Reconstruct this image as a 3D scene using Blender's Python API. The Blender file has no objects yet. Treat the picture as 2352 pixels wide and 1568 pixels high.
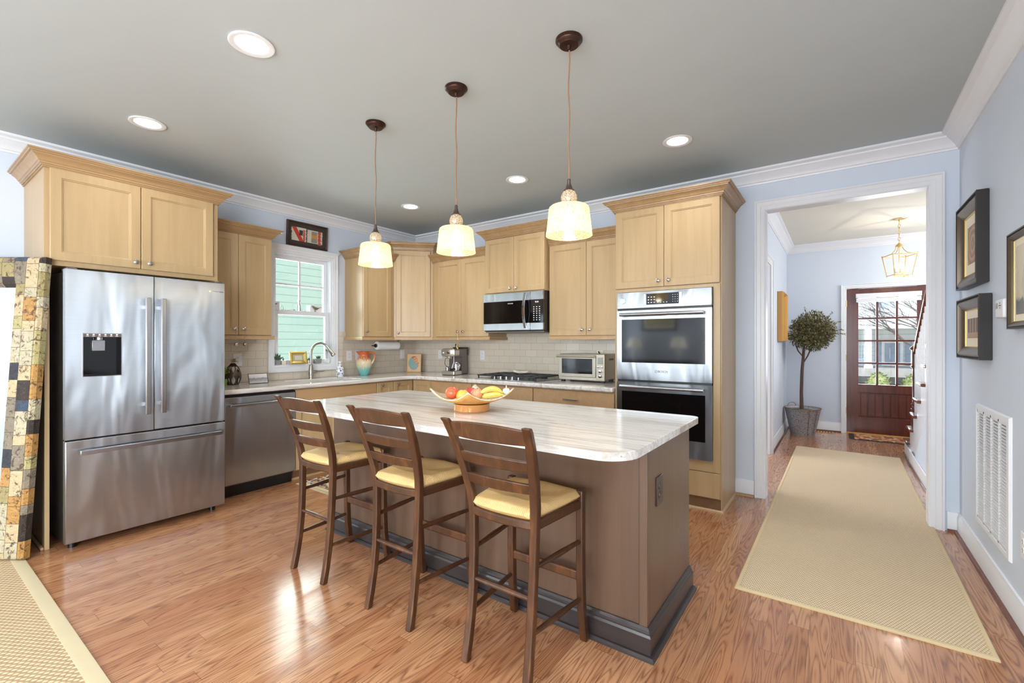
import bpy, bmesh, math, random
from mathutils import Vector, Matrix, Euler
S = bpy.context.scene
COL = S.collection
PI = math.pi
random.seed(7)

# ------------------------------------------------------------ camera, world, lights, exposure
cam_d = bpy.data.cameras.new('camera')
cam = bpy.data.objects.new('camera', cam_d); COL.objects.link(cam)
cam.location = (4.7255, -4.3346, 1.3068)
cam.rotation_euler = (math.radians(90), 0, math.radians(35.5663))
cam_d.sensor_width = 36.0
cam_d.lens = 1046.5 / 2352 * 36.0
cam_d.shift_y = (785.81 - 784.0) / 2352
cam_d.clip_start = 0.05; cam_d.clip_end = 200
S.camera = cam
S.view_settings.view_transform = 'Standard'
S.view_settings.look = 'None'
S.view_settings.exposure = 0.32
S.view_settings.gamma = 1.0
S.view_settings.use_curve_mapping = False

world = bpy.data.worlds.new('sky'); S.world = world
world.use_nodes = True
wn = world.node_tree.nodes; wl = world.node_tree.links
wn['Background'].inputs[0].default_value = (0.80, 0.90, 1.0, 1)
wn['Background'].inputs[1].default_value = 2.1

def area(name, loc, rot, sx, sy, power, col=(1, 1, 1), spread=180):
    d = bpy.data.lights.new(name, 'AREA'); d.shape = 'RECTANGLE'
    d.size = sx; d.size_y = sy; d.energy = power; d.color = col
    d.spread = math.radians(spread)
    o = bpy.data.objects.new(name, d); COL.objects.link(o)
    o.location = loc; o.rotation_euler = [math.radians(a) for a in rot]
    return o
sun_d = bpy.data.lights.new('sun', 'SUN'); sun_d.energy = 2.6; sun_d.angle = math.radians(3); sun_d.color = (1, .97, .92)
sun = bpy.data.objects.new('sun', sun_d); COL.objects.link(sun)
sun.rotation_euler = Vector((-.22, -.7, .95)).to_track_quat('Z', 'Y').to_euler()
# daylight arriving through the windows of the living space behind the camera
area('daylight_rear', (3.45, -8.75, 1.45), (90, 0, 0), 2.6, 1.9, 190, (0.86, 0.94, 1.0))
area('daylight_left', (-0.25, -7.85, 1.5), (0, -90, 0), 1.8, 1.1, 100, (0.86, 0.94, 1.0))
area('added_daylight_right', (5.66, -6.7, 1.4), (0, 90, 0), 1.9, 2.1, 210, (0.86, 0.94, 1.0))  # unseen right-hand window light, added so the fridge front gets lit
area('side_room_fill', (1.75, 1.2, 1.5), (0, -90, 0), 1.8, 1.6, 60, (0.95, 0.97, 1.0))  # fill lamp added inside the windowless side room to brighten the hall
area('daylight_front_door', (5.29, 4.25, 1.3), (-90, 0, 0), 0.8, 1.2, 24, (0.88, 0.94, 1.0))
area('stair_fill', (6.38, 2.6, 2.2), (0, 90, 0), 0.9, 1.6, 26, (0.98, 0.99, 1.0))  # fill lamp added over the stairs; the stair wall has no window
area('daylight_kitchen_window', (-0.22, -1.61, 1.66), (0, -90, 0), 1.1, 0.6, 22, (0.88, 1.0, 0.96))

# ------------------------------------------------------------ material helpers
def lin(c):
    c = c / 255.0
    return c / 12.92 if c <= 0.04045 else ((c + 0.055) / 1.055) ** 2.4
def rgb(r, g, b): return (lin(r), lin(g), lin(b), 1)
MATS = {}
class NT:
    def __init__(s, name):
        s.m = bpy.data.materials.new(name); s.m.use_nodes = True
        s.t = s.m.node_tree; s.b = s.t.nodes['Principled BSDF']; s.out = s.t.nodes['Material Output']
    def n(s, typ, **kw):
        x = s.t.nodes.new(typ)
        for k, v in kw.items():
            if k.startswith('i_'):
                key = k[2:]
                key = int(key) if key.isdigit() else key.replace('_', ' ')
                x.inputs[key].default_value = v
            else: setattr(x, k, v)
        return x
    def l(s, a, b): s.t.links.new(a, b)
    def math(s, op, a, b=None, c=None):
        x = s.n('ShaderNodeMath', operation=op)
        for i, v in enumerate((a, b, c)):
            if v is None: continue
            if isinstance(v, (int, float)): x.inputs[i].default_value = v
            else: s.l(v, x.inputs[i])
        return x.outputs[0]
    def mix(s, fac, a, b):
        x = s.n('ShaderNodeMix', data_type='RGBA')
        for idx, v in ((0, fac), (6, a), (7, b)):
            if isinstance(v, (int, float)): x.inputs[idx].default_value = v
            elif isinstance(v, tuple): x.inputs[idx].default_value = v
            else: s.l(v, x.inputs[idx])
        return x.outputs[2]
    def ramp(s, fac, stops, interp='LINEAR'):
        x = s.n('ShaderNodeValToRGB'); cr = x.color_ramp; cr.interpolation = interp
        while len(cr.elements) > len(stops): cr.elements.remove(cr.elements[-1])
        while len(cr.elements) < len(stops): cr.elements.new(0.5)
        for e, (p, c) in zip(cr.elements, stops): e.position = p; e.color = c
        s.l(fac, x.inputs[0]); return x.outputs[0]
    def pos(s, kind='world', scale=(1, 1, 1), rot=(0, 0, 0)):
        if kind == 'world': o = s.n('ShaderNodeNewGeometry').outputs['Position']
        else: o = s.n('ShaderNodeTexCoord').outputs['Object' if kind == 'object' else 'Generated']
        mp = s.n('ShaderNodeMapping'); mp.inputs['Scale'].default_value = scale; mp.inputs['Rotation'].default_value = rot
        s.l(o, mp.inputs[0]); return mp.outputs[0]
    def noise(s, vec, scale=5, detail=3, rough=.5, dist=0):
        x = s.n('ShaderNodeTexNoise'); x.inputs['Scale'].default_value = scale; x.inputs['Detail'].default_value = detail
        x.inputs['Roughness'].default_value = rough; x.inputs['Distortion'].default_value = dist
        s.l(vec, x.inputs['Vector']); return x.outputs[0]
    def xyz(s, vec):
        x = s.n('ShaderNodeSeparateXYZ'); s.l(vec, x.inputs[0]); return x.outputs
    def comb(s, x, y, z=0.0):
        c = s.n('ShaderNodeCombineXYZ')
        for i, v in enumerate((x, y, z)):
            if isinstance(v, (int, float)): c.inputs[i].default_value = v
            else: s.l(v, c.inputs[i])
        return c.outputs[0]
    def bump(s, h, strength=.3, dist=.01):
        x = s.n('ShaderNodeBump'); x.inputs['Strength'].default_value = strength; x.inputs['Distance'].default_value = dist
        s.l(h, x.inputs['Height']); s.l(x.outputs[0], s.b.inputs['Normal']); return x
    def col(s, c):
        if isinstance(c, tuple): s.b.inputs['Base Color'].default_value = c
        else: s.l(c, s.b.inputs['Base Color'])
    def set(s, rough=.5, metal=0, spec=None, coat=None, trans=None, emis=None, es=1, aniso=None, ior=None, alpha=None):
        b = s.b.inputs
        if isinstance(rough, (int, float)): b['Roughness'].default_value = rough
        else: s.l(rough, b['Roughness'])
        b['Metallic'].default_value = metal
        if spec is not None: b['Specular IOR Level'].default_value = spec
        if coat is not None: b['Coat Weight'].default_value = coat[0]; b['Coat Roughness'].default_value = coat[1]
        if trans is not None: b['Transmission Weight'].default_value = trans
        if emis is not None: b['Emission Color'].default_value = emis; b['Emission Strength'].default_value = es
        if aniso is not None: b['Anisotropic'].default_value = aniso
        if ior is not None: b['IOR'].default_value = ior
        return s.m
def plain(name, c, rough=.5, metal=0, var=0.05, **kw):
    t = NT(name)
    n = t.noise(t.pos('object'), 9, 3)
    a = tuple(max(0, v * (1 - var)) for v in c[:3]) + (1,); b = tuple(min(1, v * (1 + var)) for v in c[:3]) + (1,)
    t.col(t.mix(n, a, b)); t.set(rough, metal, **kw)
    MATS[name] = t.m; return t.m

M = {}
M['wall'] = plain('wall_paint', rgb(209, 217, 229), .55, var=.012)
M['ceil'] = plain('ceiling_paint', rgb(186, 194, 196), .7, var=.01)
M['ceil_hall'] = plain('cream_ceiling_paint', rgb(222, 218, 206), .7, var=.01)
M['trim'] = plain('white_trim_paint', rgb(228, 229, 232), .35, var=.01)
M['white'] = plain('white_plastic', rgb(232, 232, 234), .35, var=.01)
M['black'] = plain('black_plastic', rgb(18, 18, 20), .3, var=.1)
M['iron'] = plain('cast_iron', rgb(52, 52, 54), .45, var=.15)
M['rubber'] = plain('rubber', rgb(28, 28, 28), .7)
M['nickel'] = plain('brushed_nickel', rgb(190, 186, 178), .25, 1)
M['chrome'] = plain('chrome', rgb(215, 215, 218), .08, 1)
M['bronze'] = plain('oil_rubbed_bronze', rgb(62, 38, 28), .35, .6)
M['pewter'] = plain('dark_pewter', rgb(96, 84, 78), .35, .7)
M['brass'] = plain('antique_brass', rgb(200, 170, 112), .3, .85)
M['gold'] = plain('gold_leaf', rgb(214, 184, 104), .35, .6)
M['cord'] = plain('brown_cloth_cord', rgb(150, 108, 74), .7)
M['blackglass'] = plain('black_glass', rgb(10, 10, 12), .06, var=0, spec=.6)
M['gunmetal'] = plain('gunmetal', rgb(120, 110, 106), .4, .7)
M['paper'] = plain('paper', rgb(240, 239, 238), .8, var=.01)
M['darkvoid'] = plain('dark_recess', rgb(30, 24, 20), .8)
M['concrete'] = plain('grey_concrete', rgb(150, 150, 150), .85, var=.2)
M['succulent'] = plain('succulent_green', rgb(80, 110, 84), .5, var=.3)
M['leafgreen'] = plain('leaf_green', rgb(110, 140, 60), .5, var=.3)
M['screen'] = plain('lcd_screen', rgb(150, 155, 140), .25)
M['mat_board'] = plain('cream_mat_board', rgb(238, 228, 206), .8, var=.01)

def stainless(nm='brushed_stainless', ca=None, cb=None):
    t = NT(nm); p = t.pos('world')
    x = t.xyz(p)
    h = t.math('ADD', x[0], x[1])
    wv = t.noise(t.comb(t.math('MULTIPLY', h, 5.0), t.math('MULTIPLY', x[2], 1.3), 0.0), 1.0, 2, .5, .4)
    n2 = t.noise(t.comb(t.math('MULTIPLY', h, 3.0), t.math('MULTIPLY', x[2], 900.0), 0.0), 1.0, 2)
    t.col(t.mix(n2, ca or rgb(166, 170, 174), cb or rgb(186, 190, 194)))
    b = t.bump(wv, .42, .05)
    t.set(.30, 1, aniso=.94)
    t.b.inputs['Anisotropic Rotation'].default_value = 0.0
    tg = t.n('ShaderNodeTangent', direction_type='UV_MAP'); t.l(tg.outputs[0], t.b.inputs['Tangent'])
    return t.m
M['steel'] = stainless()
M['steel2'] = stainless('grey_brushed_stainless', rgb(136, 140, 144), rgb(156, 160, 163))
M['steel_flat'] = plain('satin_steel', rgb(178, 180, 184), .28, 1, var=.03)

def wood(name, c1, c2, rough=.35, axis='z', gs=1.0, coat=None, kind='object', contrast=1.0):
    t = NT(name)
    sc = {'z': (14, 14, 1.0), 'x': (1.0, 14, 14), 'y': (14, 1.0, 14)}[axis]
    p = t.pos(kind, tuple(v * gs for v in sc))
    g = t.noise(p, 2.2, 5, .6, .6)
    g2 = t.noise(t.pos(kind, tuple(v * gs * .35 for v in sc)), 1.6, 2, .5, .4)
    f = t.math('ADD', t.math('MULTIPLY', g, .6 * contrast), t.math('MULTIPLY', g2, .6))
    f = t.math('SUBTRACT', f, .1 + .3 * (contrast - 1))
    t.col(t.ramp(f, [(0.15, c1), (0.85, c2)]))
    t.set(rough, 0, coat=coat); return t.m
M['maple'] = wood('honey_maple', rgb(170, 140, 100), rgb(198, 170, 127), .34, contrast=.7)
M['maple_glaze'] = wood('glazed_maple_trim', rgb(146, 112, 74), rgb(184, 152, 110), .32, 'y')
M['maple_h'] = wood('honey_maple_horizontal', rgb(172, 136, 96), rgb(198, 164, 122), .34, 'y')
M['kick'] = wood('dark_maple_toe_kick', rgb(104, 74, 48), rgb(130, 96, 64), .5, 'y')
M['espresso_wood'] = wood('umber_stained_maple', rgb(80, 60, 47), rgb(116, 90, 71), .28, gs=.6)
M['espresso_base'] = wood('charcoal_painted_base', rgb(42, 36, 36), rgb(60, 52, 50), .28, 'x')
M['mahogany'] = wood('mahogany_door', rgb(60, 22, 14), rgb(112, 50, 28), .22, 'z')
M['stairwood'] = wood('stained_oak_stair', rgb(84, 46, 30), rgb(128, 74, 48), .16, 'x')
M['yellowwood'] = wood('blond_wood_frame', rgb(196, 140, 66), rgb(222, 172, 96), .4)
M['darkframe'] = wood('dark_walnut_frame', rgb(42, 26, 18), rgb(86, 58, 40), .4, 'y')
M['frame_bronze'] = plain('bronze_frame_finish', rgb(98, 84, 66), .28, .6, var=.15)
M['frame_black'] = plain('black_brown_frame', rgb(26, 18, 16), .4)

def stoolwood():
    t = NT('rubbed_walnut_stool'); p = t.pos('object', (20, 20, 3))
    g = t.noise(p, 1.5, 4, .6, .5)
    g2 = t.noise(t.pos('object', (3, 3, 1.6)), 2.5, 3, .6)
    base = t.ramp(t.math('ADD', t.math('MULTIPLY', g, .5), t.math('MULTIPLY', g2, .5)),
                  [(0.25, rgb(40, 23, 13)), (0.52, rgb(76, 46, 25)), (0.78, rgb(138, 88, 46))])
    t.col(base)
    t.set(.34, 0, coat=(.12, .25)); return t.m
M['stool'] = stoolwood()

def floor_mat():
    t = NT('red_oak_floor'); x = t.xyz(t.pos('world'))
    W, L = .0825, 1.1
    row = t.math('FLOOR', t.math('DIVIDE', x[0], W))
    wn1 = t.n('ShaderNodeTexWhiteNoise', noise_dimensions='1D'); t.l(row, wn1.inputs['W'])
    yy = t.math('DIVIDE', t.math('ADD', x[1], t.math('MULTIPLY', wn1.outputs[0], 7.3)), L)
    cell = t.math('FLOOR', yy)
    wn2 = t.n('ShaderNodeTexWhiteNoise', noise_dimensions='2D'); t.l(t.comb(row, cell), wn2.inputs['Vector'])
    r = wn2.outputs[0]
    base = t.ramp(r, [(0, rgb(172, 117, 80)), (.35, rgb(186, 132, 93)), (.7, rgb(196, 145, 104)), (1, rgb(178, 121, 84))])
    # cathedral grain: thin contour lines of a stretched noise, different on each board
    pv = t.comb(t.math('ADD', t.math('MULTIPLY', x[0], 15.0), t.math('MULTIPLY', r, 40)),
                t.math('ADD', t.math('MULTIPLY', x[1], 1.25), t.math('MULTIPLY', r, 17)), t.math('MULTIPLY', r, 90))
    n = t.noise(pv, 1.0, 1.5, .5, .25)
    ring = t.math('FRACT', t.math('MULTIPLY', n, 15))
    line = t.math('ABSOLUTE', t.math('SUBTRACT', ring, .5))
    lm = t.ramp(line, [(0.0, (1, 1, 1, 1)), (.16, (.45, .45, .45, 1)), (.34, (0, 0, 0, 1))])
    fine = t.noise(t.comb(t.math('MULTIPLY', x[0], 260), t.math('MULTIPLY', x[1], 9), r), 1.0, 2)
    lm2 = t.math('MULTIPLY', lm, t.math('ADD', t.math('MULTIPLY', fine, 1.3), .0))
    base = t.mix(t.math('MULTIPLY', lm2, .92), base, rgb(98, 52, 30))
    pore = t.ramp(fine, [(.55, (0, 0, 0, 1)), (.75, (1, 1, 1, 1))])
    base = t.mix(t.math('MULTIPLY', pore, .22), base, rgb(120, 62, 36))
    # seams
    fx = t.math('FRACT', t.math('DIVIDE', x[0], W)); fy = t.math('FRACT', yy)
    sx = t.math('LESS_THAN', t.math('ABSOLUTE', t.math('SUBTRACT', fx, .5)), .487)
    sy = t.math('LESS_THAN', t.math('ABSOLUTE', t.math('SUBTRACT', fy, .5)), .4988)
    seam = t.math('MULTIPLY', sx, sy)
    base = t.mix(t.math('ADD', t.math('MULTIPLY', seam, .5), .5), rgb(96, 54, 30), base)
    t.col(base)
    t.bump(t.math('SUBTRACT', seam, t.math('MULTIPLY', lm2, .25)), .12, .002)
    t.set(.2, 0, coat=(.35, .12)); return t.m
M['floor'] = floor_mat()

def tile_mat(axis):
    t = NT('subway_tile_' + axis); x = t.xyz(t.pos('world'))
    v = t.comb(x[0] if axis == 'x' else x[1], t.math('SUBTRACT', x[2], .914), 0)
    b = t.n('ShaderNodeTexBrick'); t.l(v, b.inputs['Vector'])
    b.inputs['Color1'].default_value = rgb(216, 205, 188); b.inputs['Color2'].default_value = rgb(209, 198, 181)
    b.inputs['Mortar'].default_value = rgb(178, 169, 156)
    b.inputs['Scale'].default_value = 1; b.inputs['Brick Width'].default_value = .152; b.inputs['Row Height'].default_value = .0765
    b.inputs['Mortar Size'].default_value = .0018; b.inputs['Mortar Smooth'].default_value = .2
    t.l(b.outputs['Color'], t.b.inputs['Base Color'])
    t.bump(t.math('SUBTRACT', 1, b.outputs['Fac']), .4, .002)
    t.set(.12, 0); return t.m
M['tile_x'] = tile_mat('x'); M['tile_y'] = tile_mat('y')

def granite(name, axis):
    t = NT(name); sc = (1.2, 15, 15) if axis == 'x' else (15, 1.2, 15)
    p = t.pos('world', sc)
    n1 = t.noise(p, 1.0, 6, .62, .9)
    n2 = t.noise(p, 2.6, 5, .7, 1.4)
    c = t.ramp(n1, [(.28, rgb(180, 170, 160)), (.42, rgb(208, 202, 194)), (.55, rgb(230, 226, 220)), (.72, rgb(202, 195, 187))])
    dk = t.ramp(n2, [(.60, (0, 0, 0, 1)), (.68, (1, 1, 1, 1))])
    c = t.mix(t.math('MULTIPLY', dk, .75), c, rgb(128, 114, 108))
    sp = t.noise(t.pos('world'), 160, 2)
    sm = t.ramp(sp, [(.66, (0, 0, 0, 1)), (.72, (1, 1, 1, 1))])
    c = t.mix(t.math('MULTIPLY', sm, .35), c, rgb(110, 92, 88))
    t.col(c); t.set(.1, 0); return t.m
M['granite'] = granite('river_white_granite', 'x')
M['granite_y'] = granite('river_white_granite_sink_run', 'y')

def glass_mat():
    t = NT('clear_window_glass')
    t.t.nodes.remove(t.b)
    tr = t.n('ShaderNodeBsdfTransparent'); gl = t.n('ShaderNodeBsdfGlossy'); gl.inputs['Roughness'].default_value = .01
    fr = t.n('ShaderNodeFresnel'); fr.inputs['IOR'].default_value = 1.45
    mx = t.n('ShaderNodeMixShader'); t.l(fr.outputs[0], mx.inputs[0]); t.l(tr.outputs[0], mx.inputs[1]); t.l(gl.outputs[0], mx.inputs[2])
    t.l(mx.outputs[0], t.out.inputs[0]); return t.m
M['glass'] = glass_mat()
def mirror_mat():
    t = NT('mirror_silver'); t.col(rgb(208, 213, 212)); t.set(.01, 1); return t.m
M['mirror'] = mirror_mat()
def mercury(name, base, holes, lo):
    t = NT(name)
    t.t.nodes.remove(t.b)
    sp = t.noise(t.pos('object'), 210, 2, .5)
    big = t.noise(t.pos('object'), 14, 2)
    f = t.ramp(t.math('ADD', sp, t.math('MULTIPLY', big, .22)), [(lo, (0, 0, 0, 1)), (lo + .06, (1, 1, 1, 1))])
    tl = t.n('ShaderNodeBsdfTranslucent'); tl.inputs[0].default_value = base
    df = t.n('ShaderNodeBsdfDiffuse'); df.inputs[0].default_value = base
    gl = t.n('ShaderNodeBsdfGlossy'); gl.inputs[0].default_value = (1, .95, .85, 1); gl.inputs['Roughness'].default_value = .08
    tr = t.n('ShaderNodeBsdfTransparent'); tr.inputs[0].default_value = holes
    m1 = t.n('ShaderNodeMixShader'); m1.inputs[0].default_value = .35; t.l(tl.outputs[0], m1.inputs[1]); t.l(df.outputs[0], m1.inputs[2])
    m2 = t.n('ShaderNodeMixShader'); m2.inputs[0].default_value = .12; t.l(m1.outputs[0], m2.inputs[1]); t.l(gl.outputs[0], m2.inputs[2])
    m3 = t.n('ShaderNodeMixShader'); t.l(t.math('MULTIPLY', f, .75), m3.inputs[0]); t.l(m2.outputs[0], m3.inputs[1]); t.l(tr.outputs[0], m3.inputs[2])
    t.l(m3.outputs[0], t.out.inputs[0]); return t.m
M['shade'] = mercury('amber_mercury_glass', (1.0, .82, .46, 1), (.9, .8, .55, 1), .67)
M['globe'] = mercury('clear_mercury_glass', (.80, .70, .55, 1), (.95, .88, .78, 1), .60)
def emit(name, c, s):
    t = NT(name); t.col((0, 0, 0, 1)); return t.set(.5, 0, emis=c, es=s)
M['bulb'] = emit('warm_bulb', (1, .9, .75, 1), 9)
M['downlight'] = emit('downlight_lens', (1, .98, .94, 1), 9)
M['led'] = emit('clock_digits', (.9, .97, 1, 1), 1.5)

def rush():
    t = NT('woven_rush'); x = t.xyz(t.pos('object'))
    ax = t.math('ABSOLUTE', x[0]); ay = t.math('ABSOLUTE', t.math('SUBTRACT', x[1], .005))
    cmp_ = t.math('GREATER_THAN', ax, ay)
    fr = t.math('ADD', t.math('MULTIPLY', cmp_, t.math('MULTIPLY', x[1], 1)), t.math('MULTIPLY', t.math('SUBTRACT', 1, cmp_), x[0]))
    s = t.math('SINE', t.math('MULTIPLY', fr, 800))
    h = t.math('ADD', t.math('MULTIPLY', s, .5), .5)
    n = t.noise(t.pos('object', (60, 60, 10)), 2, 3)
    c = t.mix(n, rgb(230, 192, 126), rgb(246, 214, 152))
    c = t.mix(t.math('MULTIPLY', t.math('SUBTRACT', 1, h), .45), c, rgb(172, 126, 72))
    t.col(c); t.bump(h, .5, .002); t.set(.6, 0); return t.m
M['rush'] = rush()
def weave(name, c1, c2, s, kind='world', diag=False):
    t = NT(name); x = t.xyz(t.pos(kind, rot=(0, 0, .6 if diag else 0)))
    u = t.math('MULTIPLY', x[0], s); v = t.math('MULTIPLY', x[1], s)
    row = t.math('FLOOR', v)
    sx = t.math('SINE', t.math('MULTIPLY', t.math('ADD', u, t.math('MULTIPLY', row, .5)), 2 * PI))
    sy = t.math('SINE', t.math('MULTIPLY', t.math('FRACT', v), PI))
    h = t.math('MULTIPLY', t.math('ADD', t.math('MULTIPLY', sx, .5), .5), sy)
    n = t.noise(t.pos('world'), 60, 3)
    c = t.mix(t.math('POWER', h, .7), c2, c1)
    c = t.mix(t.math('MULTIPLY', n, .25), c, rgb(240, 220, 180))
    t.col(c); t.bump(h, .7, .004); t.set(.85, 0); return t.m
M['sisal'] = weave('sisal_weave', rgb(246, 226, 194), rgb(178, 150, 114), 78)
M['sisal_big'] = weave('chunky_sisal_weave', rgb(214, 192, 156), rgb(150, 118, 80), 46, diag=True)
M['binding'] = plain('cotton_binding', rgb(208, 192, 156), .8, var=.05)
M['binding_tan'] = plain('tan_binding', rgb(212, 190, 148), .8, var=.08)
def oriental(name, cols, scale):
    t = NT(name); v = t.n('ShaderNodeTexVoronoi'); v.inputs['Scale'].default_value = scale; t.l(t.pos('world'), v.inputs['Vector'])
    wn = t.n('ShaderNodeTexWhiteNoise', noise_dimensions='3D'); t.l(v.outputs['Position'], wn.inputs['Vector'])
    k = len(cols)
    t.col(t.ramp(wn.outputs[0], [(i / k, c) for i, c in enumerate(cols)], 'CONSTANT')); t.set(.9); return t.m
M['oriental'] = oriental('persian_pile', [rgb(30, 34, 58), rgb(226, 206, 172), rgb(180, 110, 60), rgb(214, 190, 150), rgb(90, 90, 110), rgb(236, 222, 196)], 46)
M['doormat'] = oriental('tapestry_mat', [rgb(196, 120, 80), rgb(226, 196, 150), rgb(170, 80, 56), rgb(214, 170, 120), rgb(120, 70, 50)], 30)
def siding(name, c, step, ax=2):
    t = NT(name); x = t.xyz(t.pos('world'))
    f = t.math('FRACT', t.math('DIVIDE', x[ax], step))
    n = t.noise(t.pos('world', (1, 3, 40)), 1.5, 3)
    dk = t.math('LESS_THAN', f, .09)
    t.col(t.mix(t.math('MULTIPLY', dk, .5), t.mix(n, c, tuple(v * .93 for v in c[:3]) + (1,)), tuple(v * .25 for v in c[:3]) + (1,)))
    t.set(.7); return t.m
M['greensiding'] = siding('mint_clapboard', rgb(158, 178, 160), .1515)
M['bluesiding'] = siding('pale_clapboard', rgb(226, 230, 234), .16)
M['slate'] = plain('slate_shutter', rgb(150, 164, 182), .6)
M['lawn'] = plain('winter_lawn', rgb(178, 172, 138), .9, var=.25)
M['shrub'] = plain('shrub_green', rgb(140, 150, 96), .8, var=.4)
M['bark'] = plain('brown_bark', rgb(92, 70, 58), .7, var=.3)
M['twig'] = plain('bare_twig', rgb(100, 94, 94), .8)
def galv():
    t = NT('hammered_galvanised'); p = t.pos('object', (1, 1, 2.4))
    v = t.n('ShaderNodeTexVoronoi'); v.inputs['Scale'].default_value = 40; t.l(p, v.inputs['Vector'])
    f = t.ramp(v.outputs['Distance'], [(.18, (0, 0, 0, 1)), (.34, (1, 1, 1, 1))])
    t.col(t.mix(f, rgb(44, 42, 42), rgb(172, 175, 178))); t.bump(f, .5, .004); t.set(.5, .35); return t.m
M['galv'] = galv()
M['rust'] = plain('rusty_iron', rgb(142, 112, 92), .6, .4, var=.3)

# ------------------------------------------------------------ geometry builder
class G:
    def __init__(s): s.b = bmesh.new()
    def box(s, x0, x1, y0, y1, z0, z1):
        v = [s.b.verts.new((x, y, z)) for x in (x0, x1) for y in (y0, y1) for z in (z0, z1)]
        for f in ((0, 1, 3, 2), (4, 6, 7, 5), (0, 4, 5, 1), (2, 3, 7, 6), (0, 2, 6, 4), (1, 5, 7, 3)):
            s.b.faces.new([v[i] for i in f])
        return s
    def loft(s, rings, cap=True, close=True, loop=False):
        R = [[s.b.verts.new(p) for p in r] for r in rings]
        n = len(R[0]); pairs = list(zip(R[:-1], R[1:]))
        if loop: pairs.append((R[-1], R[0]))
        for a, b in pairs:
            for i in range(n if close else n - 1):
                j = (i + 1) % n
                try: s.b.faces.new((a[i], a[j], b[j], b[i]))
                except ValueError: pass
        if cap and not loop and n > 2:
            for r in (R[0], R[-1]):
                try: s.b.faces.new(r)
                except ValueError: pass
        return s
    def frame(s, d):
        d = Vector(d).normalized(); a = Vector((0, 0, 1)) if abs(d.z) < .9 else Vector((1, 0, 0))
        u = d.cross(a).normalized(); return u, d.cross(u).normalized()
    def lathe(s, prof, c=(0, 0, 0), axis=(0, 0, 1), seg=20, sx=1, sy=1):
        c = Vector(c); d = Vector(axis).normalized(); u, w = s.frame(d)
        if abs(d.z) > .99: u, w = Vector((1, 0, 0)), Vector((0, 1, 0))
        rings = [[c + d * t + u * (r * sx * math.cos(2 * PI * i / seg)) + w * (r * sy * math.sin(2 * PI * i / seg)) for i in range(seg)] for r, t in prof]
        return s.loft(rings)
    def cyl(s, p0, p1, r, r1=None, seg=14):
        p0 = Vector(p0); p1 = Vector(p1); L = (p1 - p0).length
        return s.lathe([(r, 0), (r if r1 is None else r1, L)], p0, p1 - p0, seg)
    def sphere(s, c, r, seg=16, sz=1, n=10):
        prof = [(r * math.sin(PI * i / n) + 1e-5, -r * sz * math.cos(PI * i / n)) for i in range(n + 1)]
        return s.lathe(prof, c, (0, 0, 1), seg)
    def tube(s, pts, r, seg=8, loop=False):
        pts = [Vector(p) for p in pts]; rings = []; n = len(pts); pu = None
        for i, p in enumerate(pts):
            if loop: d = pts[(i + 1) % n] - pts[i - 1]
            else: d = pts[min(i + 1, n - 1)] - pts[max(i - 1, 0)]
            d.normalize()
            if pu is None: u, w = s.frame(d)
            else:
                u = (pu - d * pu.dot(d)).normalized(); w = d.cross(u)
            pu = u; rr = r[i] if isinstance(r, (list, tuple)) else r
            rings.append([p + u * (rr * math.cos(2 * PI * k / seg)) + w * (rr * math.sin(2 * PI * k / seg)) for k in range(seg)])
        return s.loft(rings, loop=loop)
    def rod(s, p0, p1, w, h):
        """rectangular bar between two points, w sideways (horizontal), h vertical-ish"""
        p0 = Vector(p0); p1 = Vector(p1); u, v = s.frame(p1 - p0)
        q = [(-w / 2, -h / 2), (w / 2, -h / 2), (w / 2, h / 2), (-w / 2, h / 2)]
        return s.loft([[p + u * a + v * b for a, b in q] for p in (p0, p1)])
    def poly(s, pts, z0, z1):
        return s.loft([[(x, y, z0) for x, y in pts], [(x, y, z1) for x, y in pts]])
    def prism(s, pts3, vec):
        vec = Vector(vec); return s.loft([[Vector(p) for p in pts3], [Vector(p) + vec for p in pts3]])
    def sweep(s, path, prof, mp=None, closed=False):
        """path of 2-D points; prof = (offset to the right of travel, height); mitred corners"""
        mp = mp or (lambda a, b, c: (a, b, c)); P = [Vector(p) for p in path]; n = len(P); rings = []
        for i in range(n):
            def nrm(a, b):
                d = (b - a).normalized(); return Vector((d.y, -d.x))
            if closed or 0 < i < n - 1:
                n1 = nrm(P[i - 1], P[i]); n2 = nrm(P[i], P[(i + 1) % n]); m = (n1 + n2) / (1 + n1.dot(n2))
            elif i == 0: m = nrm(P[0], P[1])
            else: m = nrm(P[-2], P[-1])
            rings.append([Vector(mp(P[i].x + m.x * o, P[i].y + m.y * o, h)) for o, h in prof])
        return s.loft(rings, loop=closed)
    def door(s, O, u, n, w, h, t=.02, fr=.055, rec=.012, pts=None):
        """framed panel door: O lower corner on the back plane, u along width, n outward"""
        O = Vector(O); u = Vector(u); n = Vector(n); z = Vector((0, 0, 1))
        def ring(i, d): return [O + u * a + z * b + n * d for a, b in ((i, i), (w - i, i), (w - i, h - i), (i, h - i))]
        rings = [ring(0, 0), ring(0, t - .003), ring(.003, t), ring(fr, t), ring(fr + .001, t - .005), ring(fr + .007, t - .006), ring(fr + .009, t - rec), ring(fr + .02, t - rec)]
        return s.loft(rings)
def bp(r): return r
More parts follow.
